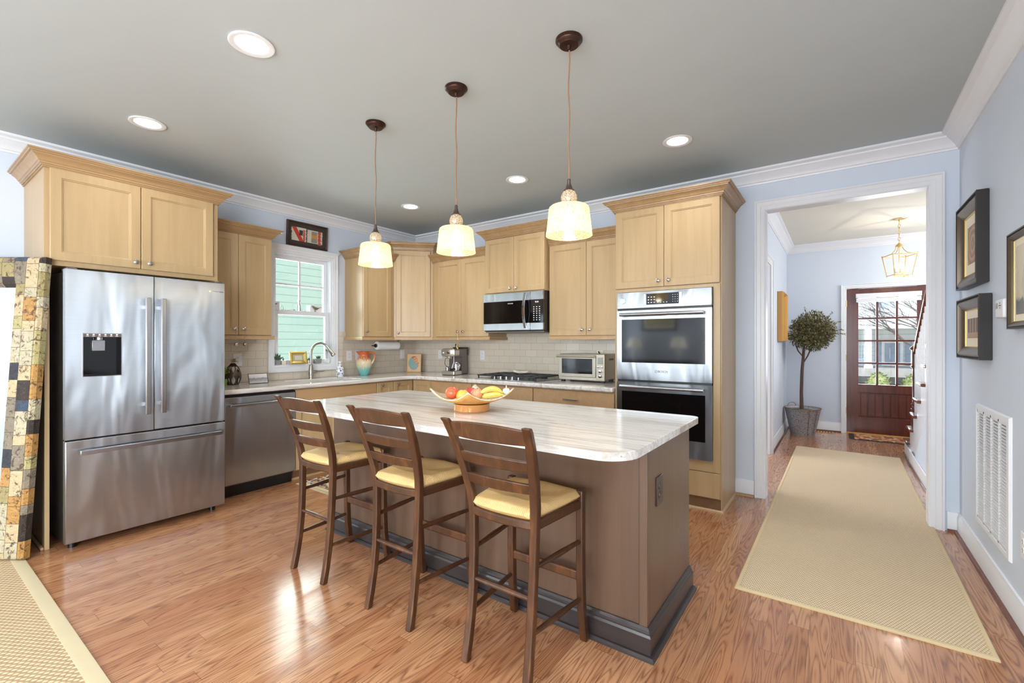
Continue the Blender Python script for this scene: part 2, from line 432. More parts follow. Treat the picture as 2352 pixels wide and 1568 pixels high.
def rrect(x0, x1, y0, y1, rs, seg=6):
    """rounded rectangle, radii order: (x1,y0),(x1,y1),(x0,y1),(x0,y0)"""
    if not isinstance(rs, (list, tuple)): rs = [rs] * 4
    C = [((x1, y0), rs[0], -90), ((x1, y1), rs[1], 0), ((x0, y1), rs[2], 90), ((x0, y0), rs[3], 180)]; out = []
    for (cx, cy), r, a0 in C:
        ox = cx - r if cx == x1 else cx + r; oy = cy + r if cy == y0 else cy - r
        for k in range(seg + 1):
            a = math.radians(a0 + 90 * k / seg); out.append((ox + r * math.cos(a), oy + r * math.sin(a)))
    return out

def root_of(p):
    while p.parent: p = p.parent
    return p
def mesh_obj(name, g, mat, parent=None, bevel=0, smooth=35, seg=2, origin=None):
    bm = g.b; bmesh.ops.remove_doubles(bm, verts=bm.verts, dist=1e-6)
    bmesh.ops.recalc_face_normals(bm, faces=bm.faces)
    if parent is not None: off = Vector(root_of(parent).get('_o', (0, 0, 0)))
    else:
        if origin is None:
            xs = [v.co for v in bm.verts]
            mn = Vector([min(c[i] for c in xs) for i in range(3)]); mx = Vector([max(c[i] for c in xs) for i in range(3)])
            off = Vector(((mn.x + mx.x) / 2, (mn.y + mx.y) / 2, mn.z))
        else: off = Vector(origin)
    uv = bm.loops.layers.uv.new('UVMap')
    for f in bm.faces:
        nn = f.normal; a = max(range(3), key=lambda i: abs(nn[i]))
        for lp in f.loops:
            c = lp.vert.co
            lp[uv].uv = (c.y, c.z) if a == 0 else ((c.x, c.z) if a == 1 else (c.x, c.y))
    for v in bm.verts: v.co -= off
    me = bpy.data.meshes.new(name); bm.to_mesh(me); bm.free()
    if smooth:
        me.shade_smooth(); me.set_sharp_from_angle(angle=math.radians(smooth))
    me.materials.append(M[mat] if isinstance(mat, str) else mat)
    o = bpy.data.objects.new(name, me); COL.objects.link(o)
    if parent is not None: o.parent = parent
    else: o.location = off
    if bevel:
        md = o.modifiers.new('bevel', 'BEVEL'); md.width = bevel; md.segments = seg; md.limit_method = 'ANGLE'; md.angle_limit = math.radians(40)
        md.harden_normals = False
    return o
def tag(o, label, cat, group=None):
    o['label'] = label; o['category'] = cat
    if group: o['group'] = group
    return o
def struct(name, g, mat, bevel=0, smooth=35, parent=None):
    o = mesh_obj(name, g, mat, parent, bevel, smooth, origin=(0, 0, 0) if parent is None else None)
    if parent is None: o['kind'] = 'structure'
    return o
def thing(name, label, cat, loc, group=None, local=False):
    """Empty at the base; children given in world coordinates unless local"""
    o = bpy.data.objects.new(name, None); COL.objects.link(o); o.location = loc
    o['_o'] = (0, 0, 0) if local else tuple(loc); o.empty_display_size = .05
    return tag(o, label, cat, group)
def copy_tree(o, parent=None):
    c = o.copy(); COL.objects.link(c)
    if parent is not None: c.parent = parent
    for ch in [k for k in bpy.data.objects if k.parent == o]: copy_tree(ch, c)
    return c
def text(name, body, size, loc, u, n, mat, parent, ext=.0006):
    cu = bpy.data.curves.new(name, 'FONT'); cu.body = body; cu.size = size; cu.extrude = ext; cu.align_x = 'CENTER'; cu.align_y = 'CENTER'
    cu.materials.append(M[mat]); o = bpy.data.objects.new(name, cu); COL.objects.link(o)
    u = Vector(u).normalized(); n = Vector(n).normalized(); v = n.cross(u)
    m = Matrix((u, v, n)).transposed().to_4x4(); off = Vector(root_of(parent).get('_o', (0, 0, 0)))
    m.translation = Vector(loc) - off; bpy.context.view_layer.update()
    me = bpy.data.meshes.new_from_object(o); me.name = name; bpy.data.objects.remove(o, do_unlink=True)
    o = bpy.data.objects.new(name, me); COL.objects.link(o)
    if not me.materials: me.materials.append(M[mat])
    o.parent = parent; o.matrix_local = m; return o
def knob(parent, p, n, mat='nickel', r=.016):
    g = G().lathe([(r * .45, 0), (r * .4, .012), (r * .75, .016), (r, .021), (r * .95, .027), (r * .5, .031), (.0005, .032)], p, n, 16)
    return mesh_obj('knob', g, mat, parent)

# ------------------------------------------------------------ SETTING
W = 5.406; CZ = 2.745; HZ = 2.77
YR = -8.6
struct('floor', G().box(-.14, 6.6, YR - .15, 3.86, -.08, 0), 'floor')
g = G().box(-.14, W + .14, YR - .15, .12, CZ, CZ + .1)
struct('ceiling', g, 'ceil')
struct('ceiling_hall', G().box(1.4, 6.6, .12, 4.0, HZ, HZ + .1), 'ceil_hall')
# left wall with the sink window and a living-room window
wy0, wy1, wz0, wz1 = -1.945, -1.285, 1.062, 2.245
g = G()
g.box(-.14, 0, wy1, .12, 0, CZ).box(-.14, 0, wy0, wy1, 0, wz0).box(-.14, 0, wy0, wy1, wz1, CZ)
g.box(-.14, 0, -7.3, wy0, 0, CZ).box(-.14, 0, -8.4, -7.3, 0, .6).box(-.14, 0, -8.4, -7.3, 2.35, CZ).box(-.14, 0, YR, -8.4, 0, CZ)
struct('wall_left', g, 'wall', smooth=0)
g = G().box(0, 4.222, 0, .12, 0, CZ + .1).box(5.262, W + .0, 0, .12, 0, CZ + .1).box(4.222, 5.262, 0, .12, 2.422, CZ + .1)
struct('wall_back', g, 'wall', smooth=0)
g = G().box(W, W + .12, -5.6, .12, 0, CZ).box(W, W + .12, -7.8, -5.6, 0, .3).box(W, W + .12, -7.8, -5.6, 2.35, CZ).box(W, W + .12, YR, -7.8, 0, CZ)
struct('wall_right', g, 'wall', smooth=0)
g = G().box(-.14, 2.1, YR - .12, YR, 0, CZ).box(4.8, W + .14, YR - .12, YR, 0, CZ).box(2.1, 4.8, YR - .12, YR, 0, .45).box(2.1, 4.8, YR - .12, YR, 2.4, CZ)
for x in (3.3,): g.box(x, x + .2, YR - .12, YR, .45, 2.4)
struct('wall_rear', g, 'wall', smooth=0)
g = G().box(3.965, 4.085, 1.74, 3.83, 0, HZ).box(3.965, 4.085, .12, .3, 0, HZ).box(3.965, 4.085, .3, 1.74, 2.2, HZ)
struct('wall_hall_left', g, 'wall', smooth=0)
g = G().box(3.9, 4.828, 3.83, 3.97, 0, HZ).box(5.745, 6.6, 3.83, 3.97, 0, HZ).box(4.828, 5.745, 3.83, 3.97, 2.075, HZ)
struct('wall_hall_far', g, 'wall', smooth=0)
struct('wall_stair', G().box(6.45, 6.6, -1.0, 3.97, 0, HZ + 1), 'wall', smooth=0)
struct('wall_side_room', G().box(1.4, 1.5, .12, 3.2, 0, HZ).box(1.4, 4.0, 3.2, 3.3, 0, HZ), 'wall', smooth=0)
# window bars of the living space; the right wall one is added for light
n = 2
for (ax, a0, a1, z0, z1, c) in (('y', -8.4, -7.3, .6, 2.35, -.07), ('y', -7.8, -5.6, .3, 2.35, W + .06), ('x', 2.1, 3.3, .45, 2.4, YR - .06), ('x', 3.5, 4.8, .45, 2.4, YR - .06)):
    g = G(); t = .025
    def bx(p0, p1, q0, q1):
        if ax == 'y': g.box(c - .02, c + .02, p0, p1, q0, q1)
        else: g.box(p0, p1, c - .02, c + .02, q0, q1)
    bx(a0, a0 + .05, z0, z1); bx(a1 - .05, a1, z0, z1); bx(a0, a1, z0, z0 + .05); bx(a0, a1, z1 - .05, z1); bx(a0, a1, (z0 + z1) / 2 - t, (z0 + z1) / 2 + t)
    m = (a0 + a1) / 2; bx(m - .015, m + .015, z0, z1)
    struct('window_%d' % (n := n + 1), g, 'trim')

# crown mouldings
CP = [(0, -.112), (.010, -.112), (.013, -.100), (.022, -.094), (.026, -.082), (.040, -.066), (.060, -.046), (.074, -.036), (.078, -.026), (.092, -.020), (.104, -.016), (.104, 0), (0, 0)]
g = G().sweep([(0, YR), (0, 0), (W, 0), (W, YR)], CP, lambda a, b, c: (a, b, CZ + c))
struct('trim_1', g, 'trim', smooth=25)
g = G().sweep([(4.085, .12), (4.085, 3.83), (6.45, 3.83)], CP, lambda a, b, c: (a, b, HZ + c))
struct('trim_2', g, 'trim', smooth=25)
# baseboards
BP = [(0, 0), (.016, 0), (.016, .105), (.011, .118), (.009, .135), (0, .137)]
SH = [(.016, 0), (.034, 0), (.030, .012), (.020, .018), (.016, .018)]
def base(name, path, shoe=True):
    struct(name, G().sweep(path, BP), 'trim', smooth=25)
    if shoe:
        return G().sweep(path, SH)
sg = []
g = base('baseboard_back', [(4.0, 0), (4.15, 0)]); struct('trim_3', g, 'maple_glaze')
g = base('baseboard_back_right', [(5.342, 0), (W, 0), (W, YR)]); struct('trim_4', g, 'stairwood')
g = base('baseboard_hall_left', [(4.085, 1.83), (4.085, 3.83), (4.765, 3.83)]); struct('trim_5', g, 'stairwood')
base('baseboard_left', [(0, YR), (0, -3.72)], False)
# casing profile (offset outward from the opening, thickness)
KP = [(0, 0), (0, .012), (.008, .016), (.03, .016), (.036, .020), (.062, .020), (.068, .028), (.078, .028), (.080, 0)]
# kitchen-to-hall opening: jamb lining and casings
g = G().box(4.222, 4.236, .0005, .1195, 0, 2.408).box(5.248, 5.262, .0005, .1195, 0, 2.408).box(4.222, 5.262, .0005, .1195, 2.408, 2.422)
g.sweep([(5.251, 0), (5.251, 2.411), (4.233, 2.411), (4.233, 0)], KP, lambda a, b, c: (a, -c, b))
g.sweep([(5.251, 0), (5.251, 2.411), (4.233, 2.411), (4.233, 0)], KP, lambda a, b, c: (a, .12 + c, b))
struct('trim_6', g, 'trim', smooth=25)
g = G().sweep([(.3, 0), (.3, 2.2), (1.74, 2.2), (1.74, 0)], [(-o - .0, h) for o, h in KP], lambda a, b, c: (4.085 + c, a, b))
g.box(3.96, 4.084, 1.725, 1.742, 0, 2.186).box(3.96, 4.084, .298, .315, 0, 2.186).box(3.96, 4.084, .3, 1.74, 2.186, 2.202)
struct('trim_7', g, 'trim', smooth=25)
# backsplash
g = G().box(0, .012, -2.725, -2.005, .914, 1.36).box(0, .012, -2.005, -1.219, .914, 1.006).box(0, .012, -1.219, 0, .914, 1.43)
struct('trim_8', g, 'tile_y', smooth=0)
g = G().box(0.012, 3.15, -.012, 0, .914, 1.47)
struct('trim_9', g, 'tile_x', smooth=0)

# ---- sink window
w1 = bpy.data.objects.new('window_1', None); COL.objects.link(w1); w1['kind'] = 'structure'; w1.location = (0, -1.615, 1.06); w1['_o'] = (0, -1.615, 1.06)
g = G().sweep([(wy0, wz0), (wy0, wz1), (wy1, wz1), (wy1, wz0)], [(-o, h) for o, h in [(0, 0), (0, .012), (.006, .016), (.02, .016), (.024, .021), (.05, .021), (.055, .028), (.066, .028), (.067, 0)]], lambda a, b, c: (c, a, b), closed=True)
mesh_obj('casing', g, 'trim', w1, smooth=25)
g = G().sweep([(wy0 - .067, wz1 + .0), (wy1 + .067, wz1 + .0)], [(0, 0)], None) if 0 else G().box(-.0, .04, wy0 - .078, wy1 + .078, wz1 + .064, wz1 + .082)
mesh_obj('head_cap', g, 'trim', w1, .004)
g = G().box(-.14, -.001, wy0, wy0 + .014, wz0 + .010, wz1 - .014).box(-.14, -.001, wy1 - .014, wy1, wz0 + .010, wz1 - .014).box(-.14, -.001, wy0, wy1, wz1 - .014, wz1).box(-.14, -.0005, wy0, wy1, wz0, wz0 + .010)
mesh_obj('jamb', g, 'trim', w1)
def sash(nm, x0, x1, y0, y1, z0, z1, st, muntin):
    g = G().box(x0, x1, y0, y0 + st, z0, z1).box(x0, x1, y1 - st, y1, z0, z1).box(x0, x1, y0 + st, y1 - st, z0, z0 + st).box(x0, x1, y0 + st, y1 - st, z1 - st, z1)
    if muntin:
        m = (y0 + y1) / 2 - .005; q = 1.928
        g.box(x0 + .008, x1 - .008, m - .01, m + .01, z0 + st, z1 - st).box(x0 + .008, x1 - .008, y0 + st, m - .01, q - .01, q + .01).box(x0 + .008, x1 - .008, m + .01, y1 - st, q - .01, q + .01)
    o = mesh_obj(nm, g, 'trim', w1, .003)
    mesh_obj('pane', G().box((x0 + x1) / 2 - .002, (x0 + x1) / 2 + .002, y0 + st, y1 - st, z0 + st, z1 - st), 'glass', o)
sash('upper_sash', -.105, -.07, wy0 + .014, wy1 - .014, 1.60, wz1 - .014, .042, True)
sash('lower_sash', -.065, -.030, wy0 + .014, wy1 - .014, wz0 + .010, 1.645, .045, False)

# ---- front door
d1 = bpy.data.objects.new('door_1', None); COL.objects.link(d1); d1['kind'] = 'structure'; d1.location = (5.286, 3.85, 0); d1['_o'] = (5.286, 3.85, 0)
DX0, DX1 = 4.828, 5.745
g = G().sweep([(DX1, 0), (DX1, 2.075), (DX0, 2.075), (DX0, 0)], [(o * .8, h) for o, h in KP], lambda a, b, c: (a, 3.83 - c, b))
mesh_obj('casing', g, 'trim', d1, smooth=25)
gx0, gx1, gz0, gz1 = 4.962, 5.600, .71, 1.96
g = G().box(DX0, gx0, 3.85, 3.895, .02, 2.07).box(gx1, DX1, 3.85, 3.895, .02, 2.07).box(gx0, gx1, 3.85, 3.895, gz1, 2.07)
g.box(gx0, gx1, 3.85, 3.895, .592, gz0).box(gx0, gx1, 3.85, 3.895, .02, .25)
g.box(gx0, gx1, 3.866, 3.88, .25, .592)
k = 8
for i in range(k - 1): g.box(gx0 + .03 + i * .083, gx0 + .03 + i * .083 + .074, 3.858, 3.868, .265, .577)
mesh_obj('door_leaf', g, 'mahogany', d1, .003)
g = G()
cw = (gx1 - gx0); 
for i in (1, 2): g.box(gx0 + cw * i / 3 - .013, gx0 + cw * i / 3 + .013, 3.846, 3.885, gz0, gz1)
for z in (1.012, 1.328, 1.644): g.box(gx0, gx1, 3.848, 3.884, z - .013, z + .013)
mesh_obj('muntin_grid', g, 'mahogany', d1, .003)
mesh_obj('pane', G().box(gx0, gx1, 3.868, 3.872, gz0, gz1), 'glass', d1)
bl = mesh_obj('blind', G().box(4.935, 5.64, 3.79, 3.846, 1.935, 1.995).box(4.94, 5.635, 3.795, 3.84, 1.872, 1.93).box(5.2, 5.36, 3.786, 3.79, 1.925, 1.935), 'trim', d1, .004)
for z in (.28, 1.04, 1.82):
    mesh_obj('hinge', G().cyl((DX0 - .004, 3.822, z), (DX0 - .004, 3.822, z + .09), .009), 'brass', d1)
g = G().box(DX0 - .0, DX1, 3.80, 3.97, 0, .018)
mesh_obj('threshold', g, 'yellowwood', d1, .004)

# ------------------------------------------------------------ OUTSIDE
g = G().box(-4.6, -4.5, -7, 3.5, -1, 6)
o = mesh_obj('neighbour_house', g, 'greensiding'); tag(o, 'mint green clapboard house wall outside the sink window', 'house')
o = mesh_obj('front_lawn', G().box(-12, 25, 4.6, 30, -.35, -.25), 'lawn'); o['kind'] = 'structure'
hs = thing('porch_house', 'pale clapboard house with white columned porch across the street', 'house', (6.4, 17.5, -.25))
mesh_obj('facade', G().box(1.5, 13, 17.8, 18, -.25, 6), 'bluesiding', hs)
mesh_obj('porch_roof', G().box(1.5, 13, 15.9, 17.8, 2.0, 2.16).box(1.5, 13, 15.9, 16.1, 1.78, 2.0), 'trim', hs)
mesh_obj('porch_floor', G().box(1.5, 13, 15.8, 17.8, .12, .40), 'concrete', hs)
for x in (3.4, 5.6, 7.9, 10.2): mesh_obj('column', G().box(x - .09, x + .09, 15.93, 16.09, .40, 1.78).box(x - .12, x + .12, 15.90, 16.12, .40, .50), 'trim', hs)
for x, z0, z1 in ((6.38, .52, 1.28), (4.5, .52, 1.28), (8.9, .52, 1.28), (6.2, 2.55, 3.6), (7.3, 2.55, 3.6), (5.1, 2.55, 3.6)):
    f = mesh_obj('window', G().box(x - .31, x + .31, 17.74, 17.8, z0 - .1, z1 + .1), 'trim', hs)
    mesh_obj('pane', G().box(x - .22, x + .22, 17.72, 17.74, z0, z1), 'slate', f)
for x in (5.98, 6.85): mesh_obj('shutter', G().box(x - .09, x + .09, 17.74, 17.8, .46, 1.36), 'slate', hs)
mesh_obj('front_door', G().box(7.2, 7.6, 17.74, 17.8, .40, 1.6), 'slate', hs)
def rocker(x):
    t = thing('rocking_chair', 'dark rocking chair on the porch across the street', 'chair', (x, 16.6, .40), 'porch rocking chairs')
    mesh_obj('seat', G().box(x - .2, x + .2, 16.4, 16.8, .68, .72), 'slate', t)
    g = G()
    for i in range(5): g.rod((x - .18 + i * .09, 16.78, .70), (x - .18 + i * .09, 16.9, 1.2), .03, .015)
    mesh_obj('backrest', g, 'slate', t)
    for sx in (-.2, .2):
        mesh_obj('leg', G().cyl((x + sx, 16.42, .44), (x + sx, 16.42, .88), .02).cyl((x + sx, 16.76, .44), (x + sx, 16.76, .88), .02), 'slate', t)
        mesh_obj('rocker', G().tube([(x + sx, 16.25 + .1 * i, .425 + .006 * (i - 3) ** 2) for i in range(8)], .02), 'slate', t)
for x in (5.30, 7.0): rocker(x)
rs = random.Random(3)
for i in range(7):
    x = 4.1 + i * .78; r = .29 + rs.random() * .03
    g = G(); 
    for k in range(260):
        a = rs.random() * 2 * PI; e = rs.random() * PI / 2; c = Vector((x + r * 1.1 * math.cos(a) * math.cos(e), 12.2 + r * math.sin(a) * math.cos(e), -.25 + r * 2.2 * math.sin(e)))
        d = Vector((rs.uniform(-1, 1), rs.uniform(-1, 1), rs.uniform(-.3, 1))) * .06; q = d.cross(Vector((rs.random(), rs.random(), 1))).normalized() * .03
        g.loft([[c - q, c + q], [c + d - q * .3, c + d + q * .3]], cap=False, close=False)
    g.sphere((x, 12.2, -.02), r * .86, 10, 1.7, 8)
    o = mesh_obj('garden_bush', g, 'shrub'); tag(o, 'low yellow-green bush in the front garden seen through the door glass', 'bush', 'front garden bushes')
def branchy(g, p, d, L, r, depth, rs):
    q = p + d * L; g.tube([p, p + d * L * .5 + Vector((rs.uniform(-.05, .05), 0, .03)), q], [r, r * .8, r * .6], 5)
    if depth == 0: return
    for k in range(3):
        nd = (d + Vector((rs.uniform(-1.1, .5), rs.uniform(-.5, .5), rs.uniform(-.3, .5)))).normalized()
        branchy(g, p + d * L * rs.uniform(.5, 1), nd, L * .72, r * .55, depth - 1, rs)
g = G(); branchy(g, Vector((6.8, 10.5, -.25)), Vector((-.16, 0, 1)), 1.35, .06, 5, random.Random(5))
tr = mesh_obj('bare_tree', g, 'twig'); tag(tr, 'leafless tree whose branches cross the view through the front door glass', 'tree')

# ------------------------------------------------------------ STAIRCASE
ST = thing('staircase', 'white open-sided staircase with dark oak treads beside the front door', 'staircase', (5.9, 1.5, 0))
NS = 9; run = .277; rise = .1845
g = G()
for i in range(NS):
    y1 = 2.70 - run * i; z = rise * (i + 1)
    g.box(5.40, 6.44, max(y1 - run, .14), y1, z - rise, z - .03)
poly = [(2.70, 0)] + [(2.70 - run * NS, 0), (2.70 - run * NS, rise * NS)]
mesh_obj('riser_block', g, 'trim', ST)
gs = G().prism([(5.385, 2.71, 0), (5.385, 2.71, .15)] + [p for i in range(1, NS) for p in ((5.385, 2.71 - run * i, rise * i - .03), (5.385, 2.71 - run * i, rise * (i + 1) - .03))] + [(5.385, 2.71 - run * NS, rise * NS - .03), (5.385, 2.71 - run * NS, 0)], (.03, 0, 0))
mesh_obj('stringer', gs, 'trim', ST)
g = G().prism([(5.372, 1.90, 0), (5.372, 1.90, .14), (5.372, .14, .14 + 1.76 * rise / run), (5.372, .14, 0)], (.012, 0, 0))
mesh_obj('side_panel', g, 'wall', ST)
for i in range(NS):
    y1 = 2.73 - run * i; z = rise * (i + 1)
    mesh_obj('tread', G().box(5.35, 6.44, y1 - run - .035, y1, z - .03, z), 'stairwood', ST, .01, seg=3)
    for k in range(3):
        yb = y1 - .05 - k * run / 3
        zt = 1.2 + (2.5 - yb) * rise / run
        mesh_obj('baluster', G().box(5.43, 5.462, yb - .016, yb + .016, z, zt - .03), 'trim', ST, .003)
NP = G().box(5.405, 5.495, 2.50, 2.59, rise, .55).lathe([(.045, .55), (.03, .58), (.046, .6), (.03, .63), (.028, .7), (.036, .9), (.03, 1.0), (.046, 1.03), (.046, 1.04)], (5.45, 2.545, 0)).box(5.41, 5.49, 2.505, 2.585, 1.04, 1.22).lathe([(.05, 1.22), (.058, 1.235), (.05, 1.25), (.03, 1.27), (.001, 1.29)], (5.45, 2.545, 0))
mesh_obj('newel_post', NP, 'stairwood', ST, .003)
q = Vector((5.447, 2.55, 1.17)); e = Vector((5.447, .15, 1.17 + 2.40 * rise / run))
mesh_obj('handrail', G().rod(q, e, .062, .05), 'stairwood', ST, .015, seg=3)
mesh_obj('skirting', G().box(5.355, 5.372, .14, 2.2, 0, .13).box(5.362, 5.385, 2.2, 2.70, 0, .13), 'trim', ST, .004)
mesh_obj('shoe_moulding', G().box(5.34, 5.356, .14, 2.2, 0, .02).box(5.348, 5.362, 2.2, 2.72, 0, .02), 'stairwood', ST, .005)

# ------------------------------------------------------------ CABINETS
XP, YN = Vector((1, 0, 0)), Vector((0, -1, 0)); XU = Vector((1, 0, 0)); YU = Vector((0, 1, 0))
CB = [(0, 0), (.008, 0), (.008, .010), (.014, .010), (.015, .018), (.022, .020), (.024, .030), (.030, .033), (.036, .044), (.048, .057), (.060, .064), (.062, .072), (.072, .073), (.074, .080), (.082, .083), (.082, .092), (0, .092)]
def crown(parent, path, z): return mesh_obj('crown_moulding', G().sweep(path, CB, lambda a, b, c: (a, b, z + c)), 'maple_glaze', parent, smooth=20)
LR = [(0, 0), (.022, 0), (.024, .008), (.020, .014), (.022, .034), (0, .034)]
def lrail(parent, path, z=1.333): return mesh_obj('light_rail', G().sweep(path, LR, lambda a, b, c: (a, b, z + c)), 'maple_h', parent, smooth=20)
def doorA(parent, x, y0, y1, z0, z1, kn=None, mat='maple', t=.02, slab=False, fr=.055):
    """door on a face looking +x"""
    g = G()
    if slab: g.box(x, x + t, y0, y1, z0, z1)
    else: g.door((x, y0, z0), YU, XP, y1 - y0, z1 - z0, t, fr)
    d = mesh_obj('drawer_front' if slab else 'door', g, mat, parent, .003 if slab else .0015, smooth=20)
    if kn: knob(d, (x + t, kn[0], kn[1]), XP)
    return d
def doorB(parent, y, x0, x1, z0, z1, kn=None, mat='maple', t=.02, slab=False, fr=.055):
    """door on a face looking -y"""
    g = G()
    if slab: g.box(x0, x1, y - t, y, z0, z1)
    else: g.door((x0, y, z0), XU, YN, x1 - x0, z1 - z0, t, fr)
    d = mesh_obj('drawer_front' if slab else 'door', g, mat, parent, .003 if slab else .0015, smooth=20)
    if kn: knob(d, (kn[0], y - t, kn[1]), YN)
    return d
gp = .0015
# fridge surround
c = thing('fridge_surround_cabinet', 'tall maple cabinet surround with two doors above the refrigerator', 'cabinet', (.33, -3.22, 0))
mesh_obj('side_panel', G().box(0, .67, -3.715, -3.692, 0, 1.80), 'maple', c, .001)
mesh_obj('side_panel', G().box(0, .67, -2.745, -2.722, 0, 1.80), 'maple', c, .001)
mesh_obj('carcass', G().box(0, .645, -3.715, -2.722, 1.80, 2.43), 'maple', c, .001)
mesh_obj('shoe_moulding', G().box(0, .67, -3.733, -3.716, 0, .018), 'maple_h', c, .005)
doorA(c, .645, -3.69, -3.226, 1.832, 2.418, (-3.17 - .088, 1.875)); doorA(c, .645, -3.222, -2.76, 1.832, 2.418, (-3.178, 1.875))
crown(c, [(0, -3.715), (.655, -3.715), (.655, -2.722), (0, -2.722)][::-1] if 0 else [(.0, -2.722), (.655, -2.722), (.655, -3.715), (0, -3.715)], 2.418) if 0 else mesh_obj('crown_moulding', G().sweep([(0, -3.715), (.655, -3.715), (.655, -2.722), (0.0, -2.722)], CB, lambda a, b, c_: (a, b, 2.414 + c_)), 'maple_glaze', c, smooth=20)
mesh_obj('top_panel', G().box(0, .655, -3.715, -2.722, 2.43, 2.5), 'maple_glaze', c)

def upperA(nm_label, y0, y1, z1, doors, gl=None):
    c = thing('wall_cabinet', nm_label, 'cabinet', (.165, (y0 + y1) / 2, 1.345))
    mesh_obj('carcass', G().box(0, .33, y0, y1, 1.345, z1), 'maple', c, .001)
    mesh_obj('face_trim', G().box(.05, .325, y0 + .01, y1 - .01, z1, z1 + .085), 'maple_glaze', c)
    return c
c = upperA('maple wall cabinet between the refrigerator and the sink window', -2.722, -2.137, 2.285, 0)
doorA(c, .33, -2.705, -2.4355, 1.372, 2.278, (-2.473, 1.427)); doorA(c, .33, -2.4325, -2.14, 1.372, 2.278, (-2.396, 1.427))
mesh_obj('crown_moulding', G().sweep([(.335, -2.722), (.335, -2.137), (0, -2.137)], CB, lambda a, b, c_: (a, b, 2.278 + c_)), 'maple_glaze', c, smooth=20)
mesh_obj('light_rail', G().sweep([(.335, -2.722), (.335, -2.137), (0, -2.137)], LR, lambda a, b, c_: (a, b, 1.333 + c_)), 'maple_h', c, smooth=20)
c = upperA('single-door maple wall cabinet right of the sink window', -1.112, -.662, 2.285, 0)
doorA(c, .33, -1.109, -.712, 1.372, 2.278, (-1.075, 1.43))
mesh_obj('crown_moulding', G().sweep([(0, -1.112), (.335, -1.112), (.335, -.662)], CB, lambda a, b, c_: (a, b, 2.278 + c_)), 'maple_glaze', c, smooth=20)
mesh_obj('light_rail', G().sweep([(0, -1.112), (.335, -1.112), (.335, -.662)], LR, lambda a, b, c_: (a, b, 1.333 + c_)), 'maple_h', c, smooth=20)
# diagonal corner cabinet
c = thing('corner_wall_cabinet', 'taller diagonal corner maple wall cabinet with one long door', 'cabinet', (.25, -.25, 1.345))
P5 = [(0, 0), (0, -.66), (.33, -.66), (.66, -.33), (.66, 0)]
mesh_obj('carcass', G().poly(P5, 1.345, 2.43), 'maple', c, .001)
dd = Vector((1, 1, 0)).normalized(); nn = Vector((1, -1, 0)).normalized(); o0 = Vector((.33, -.66, 0)); L = (Vector((.66, -.33, 0)) - o0).length
g = G().door(o0 + dd * .028 + Vector((0, 0, 1.372)), dd, nn, L - .056, 2.425 - 1.372)
d = mesh_obj('door', g, 'maple', c, .0015, smooth=20); knob(d, o0 + dd * .055 + nn * .02 + Vector((0, 0, 1.42)), nn)
pth = [(0, -.66), (.333, -.663), (.663, -.333), (.66, 0)]
mesh_obj('crown_moulding', G().sweep(pth, CB, lambda a, b, c_: (a, b, 2.428 + c_)), 'maple_glaze', c, smooth=20)
mesh_obj('light_rail', G().sweep([(.333, -.663), (.663, -.333)], LR, lambda a, b, c_: (a, b, 1.333 + c_)), 'maple_h', c, smooth=20)
mesh_obj('top_panel', G().poly([(0, 0), (0, -.64), (.32, -.64), (.64, -.32), (.64, 0)], 2.43, 2.50), 'maple_glaze', c)
def upperB(lab, x0, x1, z0, z1, dep, name='wall_cabinet'):
    c = thing(name, lab, 'cabinet', ((x0 + x1) / 2, -dep / 2, z0))
    mesh_obj('carcass', G().box(x0, x1, -dep, 0, z0, z1), 'maple', c, .001)
    mesh_obj('top_panel', G().box(x0 + .01, x1 - .01, -dep, -.05, z1, z1 + .07), 'maple_glaze', c)
    return c
c = upperB('double-door maple wall cabinet above the espresso machine', .662, 1.556, 1.345, 2.285, .33)
doorB(c, -.33, .727, 1.140, 1.372, 2.278, (1.10, 1.43)); doorB(c, -.33, 1.143, 1.553, 1.372, 2.278, (1.185, 1.43))
mesh_obj('crown_moulding', G().sweep([(.662, -.335), (1.556, -.335)], CB, lambda a, b, c_: (a, b, 2.278 + c_)), 'maple_glaze', c, smooth=20)
mesh_obj('light_rail', G().sweep([(.68, -.335), (1.552, -.335), (1.552, -.012)], LR, lambda a, b, c_: (a, b, 1.333 + c_)), 'maple_h', c, smooth=20)
c = upperB('raised maple cabinet with two short doors over the microwave', 1.56, 2.332, 1.832, 2.435, .40)
doorB(c, -.40, 1.563, 1.944, 1.84, 2.425, (1.905, 1.878), fr=.05); doorB(c, -.40, 1.947, 2.328, 1.84, 2.425, (1.987, 1.878), fr=.05)
mesh_obj('crown_moulding', G().sweep([(1.56, 0), (1.56, -.405), (2.332, -.405), (2.332, 0)], CB, lambda a, b, c_: (a, b, 2.43 + c_)), 'maple_glaze', c, smooth=20)
c = upperB('double-door maple wall cabinet above the toaster oven', 2.336, 3.148, 1.345, 2.285, .33)
doorB(c, -.33, 2.342, 2.753, 1.372, 2.278, (2.712, 1.43)); doorB(c, -.33, 2.756, 3.145, 1.372, 2.278, (2.797, 1.43))
mesh_obj('crown_moulding', G().sweep([(2.336, -.335), (3.148, -.335)], CB, lambda a, b, c_: (a, b, 2.278 + c_)), 'maple_glaze', c, smooth=20)
mesh_obj('light_rail', G().sweep([(2.34, -.335), (3.148, -.335)], LR, lambda a, b, c_: (a, b, 1.333 + c_)), 'maple_h', c, smooth=20)
